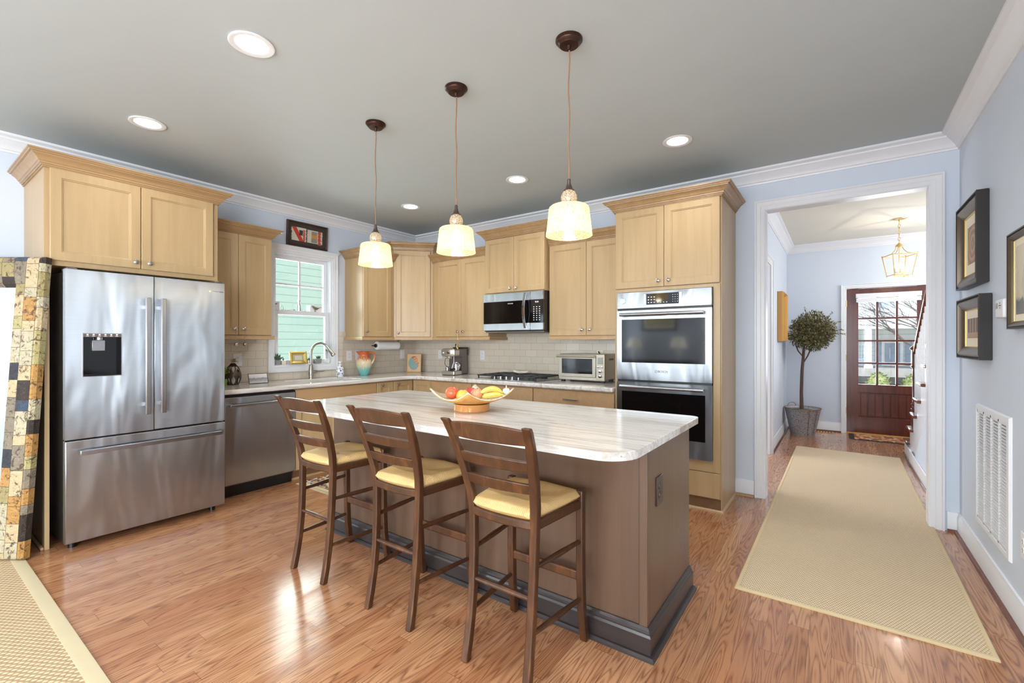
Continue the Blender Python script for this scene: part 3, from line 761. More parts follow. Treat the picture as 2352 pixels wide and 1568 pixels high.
# oven tower
c = thing('oven_tower_cabinet', 'tall maple cabinet housing the stainless double oven', 'cabinet', (3.575, -.3, 0))
g = G().box(3.15, 3.17, -.575, 0, .1, 2.43).box(3.98, 4.0, -.575, 0, .1, 2.43).box(3.17, 3.98, -.575, 0, 1.735, 2.43).box(3.17, 3.98, -.575, 0, .1, .392).box(3.17, 3.98, -.03, 0, .392, 1.735)
mesh_obj('carcass', g, 'maple', c, .001)
g = G().box(3.152, 3.182, -.578, -.57, .392, 1.735).box(3.948, 3.998, -.59, -.57, .305, 1.758).box(3.152, 3.948, -.59, -.575, .305, .392).box(3.152, 3.948, -.59, -.575, 1.733, 1.758).box(3.152, 3.178, -.59, -.578, .392, 1.733)
mesh_obj('face_frame', g, 'maple', c, .001)
doorB(c, -.575, 3.156, 3.570, 1.764, 2.425, (3.53, 1.812)); doorB(c, -.575, 3.573, 3.995, 1.764, 2.425, (3.613, 1.812))
doorB(c, -.575, 3.156, 3.995, .108, .30, slab=True, mat='maple')
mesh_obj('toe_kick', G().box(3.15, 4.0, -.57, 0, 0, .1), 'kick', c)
mesh_obj('shoe_moulding', G().sweep([(3.15, -.57), (4.0, -.57), (4.0, 0)], [(0, 0), (.02, 0), (.018, .012), (.008, .02), (0, .02)]), 'maple_h', c)
mesh_obj('side_panel', G().box(4.0, 4.006, -.575, -.001, .02, 2.43), 'maple', c)
mesh_obj('crown_moulding', G().sweep([(3.15, 0), (3.15, -.59), (4.003, -.59), (4.003, 0)], CB, lambda a, b, c_: (a, b, 2.422 + c_)), 'maple_glaze', c, smooth=20)
mesh_obj('top_panel', G().box(3.16, 3.99, -.58, 0, 2.43, 2.49), 'maple_glaze', c)

# base cabinets
ZB = .872
def baseA(name, lab, y0, y1):
    c = thing(name, lab, 'cabinet', (.3, (y0 + y1) / 2, 0))
    mesh_obj('carcass', G().box(.02, .58, y0, y1, .1, ZB), 'maple', c)
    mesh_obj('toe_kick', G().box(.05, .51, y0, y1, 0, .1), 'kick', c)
    return c
def baseB(name, lab, x0, x1):
    c = thing(name, lab, 'cabinet', ((x0 + x1) / 2, -.3, 0))
    mesh_obj('carcass', G().box(x0, x1, -.58, -.02, .1, ZB), 'maple', c)
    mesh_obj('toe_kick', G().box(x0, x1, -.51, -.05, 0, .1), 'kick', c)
    return c
c = thing('sink_base_cabinet', 'maple sink base cabinet with false drawer front beside the dishwasher', 'cabinet', (.3, -1.585, 0))
mesh_obj('carcass', G().box(.02, .58, -2.048, -2.03, .1, ZB).box(.02, .58, -1.14, -1.122, .1, ZB).box(.02, .58, -2.03, -1.14, .1, .12).box(.56, .58, -2.03, -1.14, .12, ZB), 'maple', c)
mesh_obj('toe_kick', G().box(.05, .51, -2.048, -1.122, 0, .1), 'kick', c)
doorA(c, .58, -2.044, -1.126, .715, .86, slab=True, mat='maple_h')
doorA(c, .58, -2.044, -1.586, .11, .705, (-1.62, .64)); doorA(c, .58, -1.583, -1.126, .11, .705, (-1.55, .64))
mesh_obj('shoe_moulding', G().box(.51, .525, -2.048, -1.122, 0, .02), 'maple_h', c)
c = baseA('base_cabinet', 'narrow one-door maple base cabinet right of the sink cabinet', -1.121, -.888)
doorA(c, .58, -1.117, -.892, .11, .86, (-1.055, .83))
c = thing('corner_base_cabinet', 'maple corner base cabinet with an L-shaped pair of doors', 'cabinet', (.45, -.45, 0))
mesh_obj('carcass', G().poly([(.02, -.887), (.58, -.887), (.58, -.58), (.90, -.58), (.90, -.02), (.02, -.02)], .1, ZB), 'maple', c)
mesh_obj('toe_kick', G().poly([(.05, -.887), (.51, -.887), (.51, -.51), (.90, -.51), (.90, -.05), (.05, -.05)], 0, .1), 'kick', c)
doorA(c, .58, -.885, -.604, .11, .86, (-.825, .83)); doorB(c, -.58, .604, .897, .11, .86)
c = baseB('drawer_base_cabinet', 'maple drawer base cabinet below the espresso machine', .902, 1.52)
doorB(c, -.58, .905, 1.517, .70, .86, slab=True, mat='maple_h'); doorB(c, -.58, .905, 1.517, .41, .69, slab=True, mat='maple_h'); doorB(c, -.58, .905, 1.517, .11, .40, slab=True, mat='maple_h')
c = baseB('drawer_base_cabinet', 'maple drawer base cabinet below the gas cooktop', 1.522, 2.304)
doorB(c, -.58, 1.525, 2.301, .70, .86, slab=True, mat='maple_h'); doorB(c, -.58, 1.525, 2.301, .41, .69, slab=True, mat='maple_h'); doorB(c, -.58, 1.525, 2.301, .11, .40, slab=True, mat='maple_h')
c = baseB('drawer_base_cabinet', 'maple drawer base cabinet below the toaster oven, next to the oven tower', 2.306, 3.148)
for z0, z1 in ((.70, .86), (.41, .69), (.11, .40)):
    d = doorB(c, -.58, 2.31, 3.145, z0, z1, slab=True, mat='maple_h')
    zc = (z0 + z1) / 2
    g = G().cyl((2.665, -.60, zc), (2.665, -.628, zc), .005).cyl((2.785, -.60, zc), (2.785, -.628, zc), .005).box(2.65, 2.80, -.634, -.624, zc - .008, zc + .008)
    mesh_obj('handle', g, 'nickel', d, .003)
mesh_obj('filler_strip', G().box(.02, .60, -2.721, -2.662, .1, ZB), 'maple', baseA('filler_panel', 'thin maple filler between refrigerator surround and dishwasher', -2.721, -2.662))

# countertops
def slab(name, outer, holes, z0, z1, mat, lab):
    bm = bmesh.new(); es = []
    for lp in [outer] + holes:
        vs = [bm.verts.new((x, y, z0)) for x, y in lp]
        es += [bm.edges.new((vs[i], vs[(i + 1) % len(vs)])) for i in range(len(vs))]
    bmesh.ops.triangle_fill(bm, use_beauty=True, edges=es)
    r = bmesh.ops.extrude_face_region(bm, geom=bm.faces[:])
    for v in [q for q in r['geom'] if isinstance(q, bmesh.types.BMVert)]: v.co.z = z1
    g = G(); g.b.free(); g.b = bm
    o = mesh_obj(name, g, mat, None, .011, 40, 3); tag(o, lab, 'countertop'); return o
SK = (.165, .545, -1.94, -1.26)
outer = [(0.012, -.012), (0.012, -2.719), (.645, -2.719), (.645, -.80), (.655, -.74), (.68, -.69), (.73, -.655), (.79, -.645), (3.148, -.645), (3.148, -.012)]
slab('countertop', outer, [rrect(SK[0], SK[1], SK[2], SK[3], .06)], .873, .914, 'granite_y', 'L-shaped grey-white granite countertop along the sink and cooktop walls')
# sink
def basin(g, x0, x1, y0, y1, zt, zb, r=.05):
    R = []
    for z, i in ((zt, 0), (zt - .02, .002), (zb + .03, .008), (zb, .04), (zb - .001, .15)):
        R.append([(x, y, z) for x, y in rrect(x0 + i, x1 - i, y0 + i, y1 - i, max(r - i * .5, .01), 5)])
    return g.loft(R, cap=True)
g = G().loft([[(x, y, .868) for x, y in rrect(*SK[:2], *SK[2:], .06)], [(x, y, .872) for x, y in rrect(SK[0] - .01, SK[1] + .01, SK[2] - .01, SK[3] + .01, .06)]], cap=False)
basin(g, SK[0], SK[1], SK[2], -1.61, .870, .67); basin(g, SK[0], SK[1], -1.59, SK[3], .870, .67)
o = mesh_obj('kitchen_sink', g, 'steel_flat', None); 
sd = o.modifiers.new('solid', 'SOLIDIFY'); sd.thickness = .002
tag(o, 'stainless double-bowl undermount sink in the window countertop', 'sink')

# island
c = thing('kitchen_island', 'dark brown wooden kitchen island base with moulded plinth', 'island', (2.95, -2.13, 0))
mesh_obj('body', G().box(1.86, 4.06, -2.44, -1.84, .0, .882), 'espresso_wood', c, .002)
mesh_obj('end_panel', G().box(4.06, 4.082, -2.44, -1.815, .10, .882), 'espresso_wood', c, .001)
mesh_obj('corner_post', G().box(4.045, 4.083, -2.468, -2.441, .10, .882), 'espresso_wood', c, .003)
mesh_obj('front_panel', G().box(1.85, 4.044, -2.462, -2.441, .10, .882), 'espresso_wood', c, .001)
PB = [(0, 0), (.020, 0), (.020, .088), (.016, .098), (.012, .102), (.011, .112), (.004, .122), (0, .122)]
PS = [(.020, 0), (.038, 0), (.037, .010), (.030, .018), (.020, .020)]
ip = [(1.85, -1.82), (1.85, -2.466), (4.082, -2.466), (4.082, -1.81)]
mesh_obj('plinth', G().sweep(ip, PB), 'espresso_base', c, smooth=20)
mesh_obj('shoe_moulding', G().sweep(ip, PS), 'espresso_base', c, smooth=20)
for i in range(3):
    a = 1.88 + i * .72
    d = mesh_obj('door', G().door((a + .70, -1.84, .12), -XU, -YN, .70, .58), 'espresso_wood', c, .0015, smooth=20)
    d2 = mesh_obj('drawer_front', G().box(a, a + .70, -1.84, -1.82, .71, .87), 'espresso_wood', c, .003)
    knob(d, (a + .06, -1.82, .64), -YN); knob(d2, (a + .35, -1.82, .79), -YN)
pts = rrect(1.845, 4.135, -2.835, -1.80, [.13, .05, .05, .10], 8)
bm_t = slab('island_countertop', pts, [], .884, .916, 'granite', 'grey-white veined granite island top holding the fruit bowl')
def outlet(name, lab, pos, n, u, mat='white', grp=None, switch=False, w=.072, h=.116):
    p = Vector(pos); n = Vector(n); u = Vector(u); z = Vector((0, 0, 1))
    t = thing(name, lab, 'outlet', tuple(p - z * h / 2), grp)
    def bxo(g, a0, a1, b0, b1, d0, d1):
        R = [[p + u * a + z * b + n * d for a, b in ((a0, b0), (a1, b0), (a1, b1), (a0, b1))] for d in (d0, d1)]; return g.loft(R)
    mesh_obj('plate', bxo(G(), -w / 2, w / 2, -h / 2, h / 2, 0, .006), mat, t, .002)
    if switch:
        mesh_obj('rocker_switch', bxo(G(), -.016, .016, -.033, .033, .006, .010), mat, t, .001)
    else:
        for s in (-1, 1):
            f = mesh_obj('socket', G().lathe([(.0165, 0), (.016, .003), (.001, .0031)], p + z * (.0195 * s) + n * .005, n, 18), mat, t)
            g = bxo(G(), -.0075, -.0055, .0195 * s - .001, .0195 * s + .008, .0075, .0085); bxo(g, .0055, .0075, .0195 * s, .0195 * s + .007, .0075, .0085)
            g.lathe([(.0026, 0), (.0026, .001)], p + z * (.0195 * s - .008) + n * .0075, n, 8)
            mesh_obj('slot', g, 'black', f)
    return t
outlet('power_outlet', 'dark brown power outlet on the island end panel', (4.082, -2.318, .655), XP, YU, 'pewter', h=.125, w=.082)
outlet('power_outlet', 'white power outlet left of the sink window above the small photo', (.012, -2.30, 1.138), XP, YU, w=.08, h=.122)
outlet('power_outlet', 'white outlet plate right of the soap bottle, left of the painted jug', (.012, -1.062, 1.149), XP, YU)
outlet('power_outlet', 'white outlet plate partly hidden behind the painted jug', (.012, -.94, 1.149), XP, YU)
outlet('light_switch', 'white switch plate between the paper towel and the painted tile', (.012, -.253, 1.149), XP, YU, switch=True)
outlet('power_outlet', 'white outlet plate behind the espresso machine', (.478, -.012, 1.149), YN, XU)
outlet('power_outlet', 'white outlet plate right of the espresso machine on the tile', (1.192, -.012, 1.149), YN, XU)
outlet('power_outlet', 'beige outlet plate on the tile behind the toaster oven', (2.745, -.012, 1.165), YN, XU, 'mat_board')
outlet('power_outlet', 'white power outlet low on the right wall below the thermostat', (W, -1.345, .395), -XU, YU)
outlet('power_outlet', 'white power outlet low on the hall wall before the potted tree', (4.085, 2.15, .42), XP, YU)

# ------------------------------------------------------------ REFRIGERATOR
c = thing('refrigerator', 'stainless french-door refrigerator with ice dispenser and bottom freezer drawer', 'refrigerator', (.45, -3.2, 0))
FY0, FY1 = -3.652, -2.752; FM = -3.2035
mesh_obj('cabinet_body', G().box(.06, .775, FY0 + .01, FY1 - .01, .03, 1.755), 'steel_flat', c, .003)
mesh_obj('gasket', G().box(.775, .792, FY0 + .012, FY1 - .012, .04, 1.75), 'black', c)
# left door with dispenser opening
DY0, DY1, DZ0, DZ1 = -3.574, -3.378, 1.087, 1.366
x0, x1 = .792, .852
g = G().box(x0, x1, FY0, DY0, .70, 1.762).box(x0, x1, DY1, FM - .0025, .70, 1.762).box(x0, x1, DY0, DY1, .70, DZ0).box(x0, x1, DY0, DY1, DZ1, 1.762)
dl = mesh_obj('door', g, 'steel', c, smooth=30)
dsp = mesh_obj('dispenser', G().box(.797, .799, DY0, DY1, DZ0, DZ1).box(.797, .851, DY0, DY0 + .004, DZ0, DZ1).box(.797, .851, DY1 - .004, DY1, DZ0, DZ1).box(.797, .851, DY0, DY1, DZ0, DZ0 + .01), 'blackglass', dl)
mesh_obj('dispenser_panel', G().box(.80, .8535, DY0 + .003, DY1 - .003, DZ1 - .026, DZ1 - .001), 'gunmetal', dl, .001)
g = G()
for i in range(6): g.box(.8535, .8539, DY0 + .02 + i * .029, DY0 + .029 + i * .029, DZ1 - .014, DZ1 - .006).box(.8535, .8539, DY0 + .018 + i * .029, DY0 + .031 + i * .029, DZ1 - .021, DZ1 - .018)
mesh_obj('dispenser_icons', g, 'white', dl)
mesh_obj('nozzle', G().cyl((.825, -3.485, DZ1 - .026), (.825, -3.485, DZ1 - .045), .02).box(.80, .815, -3.52, -3.455, DZ1 - .115, DZ1 - .045), 'steel_flat', dl, .002)
mesh_obj('dispenser_trim', G().sweep([(DY0, DZ0), (DY0, DZ1), (DY1, DZ1), (DY1, DZ0)], [(0, 0), (0, .003), (.004, .003), (.004, 0)], lambda a, b, c_: (.851 + c_, a, b), closed=True), 'chrome', dl)
dr = mesh_obj('door', G().box(x0, x1, FM + .0025, FY1, .70, 1.762), 'steel', c, .004)
mesh_obj('logo', G().box(.852, .8535, -2.845, -2.80, 1.693, 1.698).box(.852, .8535, -2.795, -2.762, 1.690, 1.698).box(.852, .8535, -2.862, -2.848, 1.688, 1.700), 'chrome', dr)
dw = mesh_obj('freezer_drawer', G().box(x0, x1, FY0, FY1, .055, .690), 'steel', c, .004)
def vhandle(par, y, z0, z1):
    g = G().box(.885, .903, y - .015, y + .015, z0, z1).box(.852, .886, y - .009, y + .009, z0 + .05, z0 + .08).box(.852, .886, y - .009, y + .009, z1 - .08, z1 - .05)
    mesh_obj('handle', g, 'steel_flat', par, .004)
vhandle(dl, -3.247, .815, 1.612); vhandle(dr, -3.160, .815, 1.612)
g = G().box(.885, .903, -3.592, -2.788, .602, .632).box(.852, .886, -3.56, -3.53, .608, .626).box(.852, .886, -2.85, -2.82, .608, .626)
mesh_obj('handle', g, 'steel_flat', dw, .004)
for y in (-3.6, -2.8): mesh_obj('foot', G().cyl((.74, y, 0), (.74, y, .055), .022), 'black', c)
mesh_obj('hinge_cover', G().box(.70, .83, FY0 + .01, FY0 + .06, 1.755, 1.775), 'gunmetal', c, .004)
mesh_obj('hinge_cover', G().box(.70, .83, FY1 - .06, FY1 - .01, 1.755, 1.775), 'gunmetal', c, .004)

# ------------------------------------------------------------ DISHWASHER
c = thing('dishwasher', 'stainless dishwasher with bar handle between refrigerator and sink cabinet', 'dishwasher', (.3, -2.355, 0))
mesh_obj('tub', G().box(.04, .575, -2.655, -2.055, .10, .868), 'gunmetal', c)
d = mesh_obj('door', G().box(.575, .615, -2.655, -2.055, .115, .845), 'steel', c, .004)
mesh_obj('control_strip', G().box(.575, .605, -2.655, -2.055, .846, .862), 'black', c)
g = G().box(.650, .668, -2.635, -2.075, .765, .79).box(.615, .652, -2.635, -2.605, .765, .79).box(.615, .652, -2.105, -2.075, .765, .79)
mesh_obj('handle', g, 'steel_flat', d, .005)
mesh_obj('kick_plate', G().box(.05, .545, -2.655, -2.055, 0.0, .112), 'black', c)

# ------------------------------------------------------------ DOUBLE OVEN
c = thing('double_oven', 'stainless double wall oven with two window doors', 'oven', (3.565, -.35, .392))
OX0, OX1 = 3.183, 3.946; f0, f1 = -.592, -.628
mesh_obj('oven_body', G().box(3.19, 3.94, -.592, -.06, .396, 1.728), 'black', c)
pn = mesh_obj('control_panel', G().box(OX0, OX1, f1, f0, 1.590, 1.728), 'steel2', c, .003)
mesh_obj('display', G().box(3.44, 3.70, f1 - .002, f1, 1.616, 1.706), 'blackglass', pn)
g = G(); rr = random.Random(2)
for i in range(4):
    for j in range(3): g.box(3.652 + i * 0 + j * .018, 3.657 + j * .018, f1 - .003, f1 - .002, 1.632 + i * .018, 1.636 + i * .018)
for i in range(3):
    for j in range(3): g.box(3.452 + j * .024, 3.463 + j * .024, f1 - .003, f1 - .002, 1.630 + i * .022, 1.637 + i * .022)
for j in range(4): g.box(3.53 + j * .024, 3.538 + j * .024, f1 - .003, f1 - .002, 1.629, 1.635)
mesh_obj('display_icons', g, 'white', pn)
mesh_obj('button_column', G().box(3.418, 3.436, f1 - .003, f1, 1.616, 1.706), 'steel_flat', pn, .001); mesh_obj('button_column', G().box(3.704, 3.724, f1 - .003, f1, 1.616, 1.706), 'steel_flat', pn, .001)
def ovendoor(z0, z1, wz0, wz1, hz, rackz):
    g = G().box(OX0, 3.226, f1, f0, z0, z1).box(3.898, OX1, f1, f0, z0, z1).box(3.226, 3.898, f1, f0, z0, wz0).box(3.226, 3.898, f1, f0, wz1, z1)
    d = mesh_obj('door', g, 'steel2', c)
    mesh_obj('window', G().box(3.226, 3.898, f1 + .004, f1 + .012, wz0, wz1), 'blackglass', d)
    g = G().cyl((3.225, f1 - .045, hz), (3.897, f1 - .045, hz), .014).box(3.235, 3.262, f1 - .045, f1, hz - .01, hz + .01).box(3.86, 3.887, f1 - .045, f1, hz - .01, hz + .01)
    mesh_obj('handle', g, 'steel_flat', d, .002)
    return d
mesh_obj('vent_strip', G().box(OX0 + .003, OX1 - .003, f1 + .012, f0, 1.574, 1.590), 'black', c); mesh_obj('vent_strip', G().box(OX0 + .003, OX1 - .003, f1 + .012, f0, .974, .994), 'black', c)
d = ovendoor(.994, 1.574, 1.137, 1.498, 1.538, 0)
text('logo', 'BOSCH', .024, (3.575, f1 - .0008, 1.068), XU, YN, 'black', d)
mesh_obj('logo_ring', G().tube([(3.520 + .010 * math.cos(a * PI / 8), f1 - .0008, 1.068 + .010 * math.sin(a * PI / 8)) for a in range(16)], .0012, 5, True).box(3.513, 3.527, f1 - .001, f1, 1.0675, 1.0685), 'black', d)
ovendoor(.398, .974, .535, .896, .938, 0)
mg = mesh_obj('fridge_magnet', G().loft([[(3.212 + a, f1 - b, 1.655 + z) for a, z in ((0, -.018), (.022, -.026), (.05, -.012), (.047, .026), (.03, .02), (.012, .03), (.004, .01))] for b in (0, .006)]), 'chrome', None, .001)
tag(mg, 'small silver rumpled magnet on the left of the oven control panel', 'magnet')

# ------------------------------------------------------------ MICROWAVE
c = thing('microwave', 'stainless over-the-range microwave with curved vertical handle', 'microwave', (1.946, -.2, 1.425))
mx0, mx1, mf = 1.562, 2.33, -.45
mesh_obj('body', G().box(mx0, mx1 + .0, -.425, -.013, 1.425, 1.828), 'black', c, .002)
d = mesh_obj('door', G().box(mx0, 2.175, mf, -.425, 1.738, 1.826).box(mx0, 2.175, mf, -.425, 1.432, 1.506), 'steel2', c, .003)
mesh_obj('window', G().box(mx0 + .002, 2.172, mf + .003, -.425, 1.506, 1.738), 'blackglass', d)
mesh_obj('control_frame', G().box(2.177, mx1, mf, -.425, 1.738, 1.826), 'steel2', c, .003); mesh_obj('control_frame', G().box(2.177, mx1, mf, -.425, 1.432, 1.506), 'steel2', c, .003)
kp = mesh_obj('keypad', G().box(2.177, mx1 - .002, mf + .003, -.425, 1.506, 1.738), 'blackglass', c)
g = G()
for i in range(7):
    for j in range(3): g.box(2.212 + j * .034, 2.224 + j * .034, mf + .002, mf + .003, 1.53 + i * .022, 1.538 + i * .022)
mesh_obj('keypad_marks', g, 'white', kp)
text('clock', '9:14', .024, (2.253, mf + .002, 1.716), XU, YN, 'led', kp)
text('logo', 'FRIGIDAIRE', .0135, (1.925, mf + .002, 1.713), XU, YN, 'white', d)
pts = [(2.118 + .0 * i, mf - .012 - .038 * math.sin(PI * i / 14), 1.455 + .355 * i / 14) for i in range(15)]
g = G().loft([[(x - .014, y, z), (x + .014, y, z), (x + .012, y + .010, z), (x - .012, y + .010, z)] for x, y, z in pts]).box(2.106, 2.13, mf - .012, mf, 1.452, 1.475).box(2.106, 2.13, mf - .012, mf, 1.79, 1.813)
mesh_obj('handle', g, 'chrome', d)
mesh_obj('vent_grille', G().box(mx0 + .01, mx1 - .01, -.42, -.05, 1.408, 1.425), 'gunmetal', c, .003)

# ------------------------------------------------------------ COOKTOP
c = thing('gas_cooktop', 'stainless gas cooktop with black cast iron grates and five knobs', 'cooktop', (1.94, -.34, .914))
mesh_obj('tray', G().box(1.565, 2.325, -.605, -.075, .914, .924), 'steel_flat', c, .004)
for bx_, by_, r in ((1.70, -.20, .04), (1.70, -.44, .032), (1.945, -.30, .05), (2.19, -.20, .035), (2.19, -.44, .045)):
    mesh_obj('burner', G().lathe([(r, .924), (r, .934), (r * .8, .938), (r * .8, .944), (.001, .946)], (bx_, by_, 0)), 'iron', c)
for gx0_, gx1_ in ((1.572, 1.822), (1.827, 2.063), (2.068, 2.318)):
    g = G(); cy = -.33; f = -.565 if gx0_ != 1.827 else -.47
    for (a, b, cc, dd_) in ((gx0_, gx1_, f, f + .014), (gx0_, gx1_, -.10, -.086), (gx0_, gx0_ + .014, f, -.086), (gx1_ - .014, gx1_, f, -.086), (gx0_, gx1_, cy - .006, cy + .006)):
        g.box(a, b, cc, dd_, .950, .964)
    m = (gx0_ + gx1_) / 2
    g.box(m - .006, m + .006, f, -.086, .952, .966)
    for yy_ in (-.20, -.44): g.box(gx0_, gx1_, yy_ - .006, yy_ + .006, .952, .966)
    for a in (gx0_ + .01, gx1_ - .01):
        for b in (f + .01, -.095): g.cyl((a, b, .924), (a, b, .952), .008)
    mesh_obj('grate', g, 'iron', c, .003)
for i in range(5):
    x = 1.79 + i * .075
    mesh_obj('knob', G().lathe([(.018, .924), (.018, .930), (.015, .932), (.014, .952), (.001, .953)], (x, -.535, 0)), 'steel_flat', c)
o = thing('spoon_rest', 'cream leaf-shaped ceramic spoon rest with green patch on the cooktop', 'spoon rest', (1.93, -.27, .966))
g = G(); R = []
for i in range(9):
    u = i / 8; w = .055 * math.sin(PI * min(1, u * .93 + .07)) + .003; z = .974 + .012 * abs(u - .5) * 2
    R.append([(1.84 + .19 * u, -.27 - w, z + .012), (1.84 + .19 * u, -.27 - w * .5, z - .004), (1.84 + .19 * u, -.27, z - .007), (1.84 + .19 * u, -.27 + w * .5, z - .004), (1.84 + .19 * u, -.27 + w, z + .014)])
g.loft(R, cap=False, close=False)
q = mesh_obj('dish', g, 'mat_board', o); q.modifiers.new('s', 'SOLIDIFY').thickness = .005
mesh_obj('green_patch', G().box(1.848, 1.875, -.285, -.262, .975, .9775), 'succulent', o, .001)

# ------------------------------------------------------------ CEILING LIGHTS
def downlight(x, y, lab, grp, power=17, zc=CZ):
    t = thing('recessed_light', lab, 'ceiling light', (x, y, zc), grp)
    mesh_obj('trim_ring', G().lathe([(.098, -.001), (.100, -.006), (.092, -.009), (.072, -.004), (.070, -.0005)], (x, y, zc), seg=40), 'white', t)
    mesh_obj('lens', G().lathe([(.071, -.0035), (.001, -.0036)], (x, y, zc), seg=32), 'downlight', t)
    d = bpy.data.lights.new('downlight_beam', 'SPOT'); d.energy = power; d.spot_size = math.radians(150); d.spot_blend = .9; d.shadow_soft_size = .065; d.color = (.97, .985, 1)
    o = bpy.data.objects.new('downlight_beam', d); COL.objects.link(o); o.location = (0, 0, -.02); o.parent = t
    return t
DG = 'recessed ceiling downlights'
for x, y, lab in ((2.426, -3.277, 'largest recessed downlight, nearest the camera, above the refrigerator side'),
                  (1.044, -3.294, 'recessed downlight in the ceiling directly in front of the refrigerator cabinet'),
                  (3.794, -1.002, 'recessed downlight in front of the oven tower, farthest right'),
                  (2.421, -1.033, 'recessed downlight in front of the microwave, between the middle and right pendants'),
                  (1.044, -1.033, 'smallest recessed downlight, near the kitchen corner, between left and middle pendants')):
    downlight(x, y, lab, DG, 10 if y < -2 else (22 if x > 3 else 30))
for x, y in ((3.794, -3.277), (4.95, -2.55)): downlight(x, y, 'unseen downlight added over the walkway just beyond the top of the picture', 'walkway downlights', 46)  # first follows the ceiling grid, second is added to brighten the right side
for x in (1.04, 2.42, 3.8):
    for y in (-5.6, -7.6): downlight(x, y, 'unseen downlight added over the living space behind the camera', 'added living space downlights', 46)  # out-of-view repeat of the grid, added to even out the brightness

def pendant():
    t = thing('pendant_light', '', 'pendant light', (0, 0, 0), 'island pendant lights', local=True)
    mesh_obj('canopy', G().lathe([(.064, 0), (.064, -.008), (.058, -.012), (.056, -.018), (.048, -.024), (.044, -.030), (.012, -.032), (.008, -.05), (.001, -.051)], seg=32), 'bronze', t)
    mesh_obj('cord', G().tube([(.0025 * math.sin(i * 1.3), .002 * math.cos(i * .9), -.045 - (.622) * i / 12) for i in range(13)], .0034, 8), 'cord', t)
    mesh_obj('cap', G().lathe([(.006, -.662), (.009, -.668), (.009, -.680), (.012, -.692), (.020, -.712), (.026, -.716), (.001, -.717)], seg=24), 'pewter', t)
    gl = mesh_obj('glass_globe', G().lathe([(.014, -.715), (.028, -.724), (.037, -.742), (.0385, -.755), (.034, -.775), (.028, -.786)], seg=28).b and G().loft([[(r * math.cos(2 * PI * i / 28), r * math.sin(2 * PI * i / 28), z) for i in range(28)] for r, z in ((.014, -.715), (.028, -.724), (.037, -.742), (.0385, -.755), (.034, -.775), (.027, -.788))], cap=False), 'globe', t, smooth=60)
    sh = mesh_obj('lamp_shade', G().loft([[(r * math.cos(2 * PI * i / 48), r * math.sin(2 * PI * i / 48), z) for i in range(48)] for r, z in ((.027, -.788), (.060, -.790), (.086, -.793), (.0935, -.799), (.096, -.808), (.100, -.85), (.105, -.89), (.110, -.932))], cap=False), 'shade', t, smooth=60)
    b = mesh_obj('bulb', G().lathe([(.013, -.80), (.013, -.815), (.020, -.832), (.029, -.855), (.029, -.872), (.018, -.892), (.001, -.898)], seg=20), 'bulb', t)
    mesh_obj('socket', G().lathe([(.016, -.765), (.016, -.80), (.001, -.801)], seg=16), 'pewter', t)
    d = bpy.data.lights.new('pendant_glow', 'POINT'); d.energy = .8; d.shadow_soft_size = .03; d.color = (1, .86, .66)
    o = bpy.data.objects.new('pendant_glow', d); COL.objects.link(o); o.location = (0, 0, -.925); o.parent = t
    return t
pend = pendant()
for i, (x, y, lab) in enumerate(((2.251, -2.417, 'leftmost and smallest-looking amber glass pendant over the island'),
                                 (2.969, -2.421, 'middle amber mercury glass pendant over the island'),
                                 (3.686, -2.415, 'rightmost amber mercury glass pendant, in front of the microwave cabinets'))):
    o = pend if i == 0 else copy_tree(pend)
    o.location = (x, y, CZ); o['label'] = lab

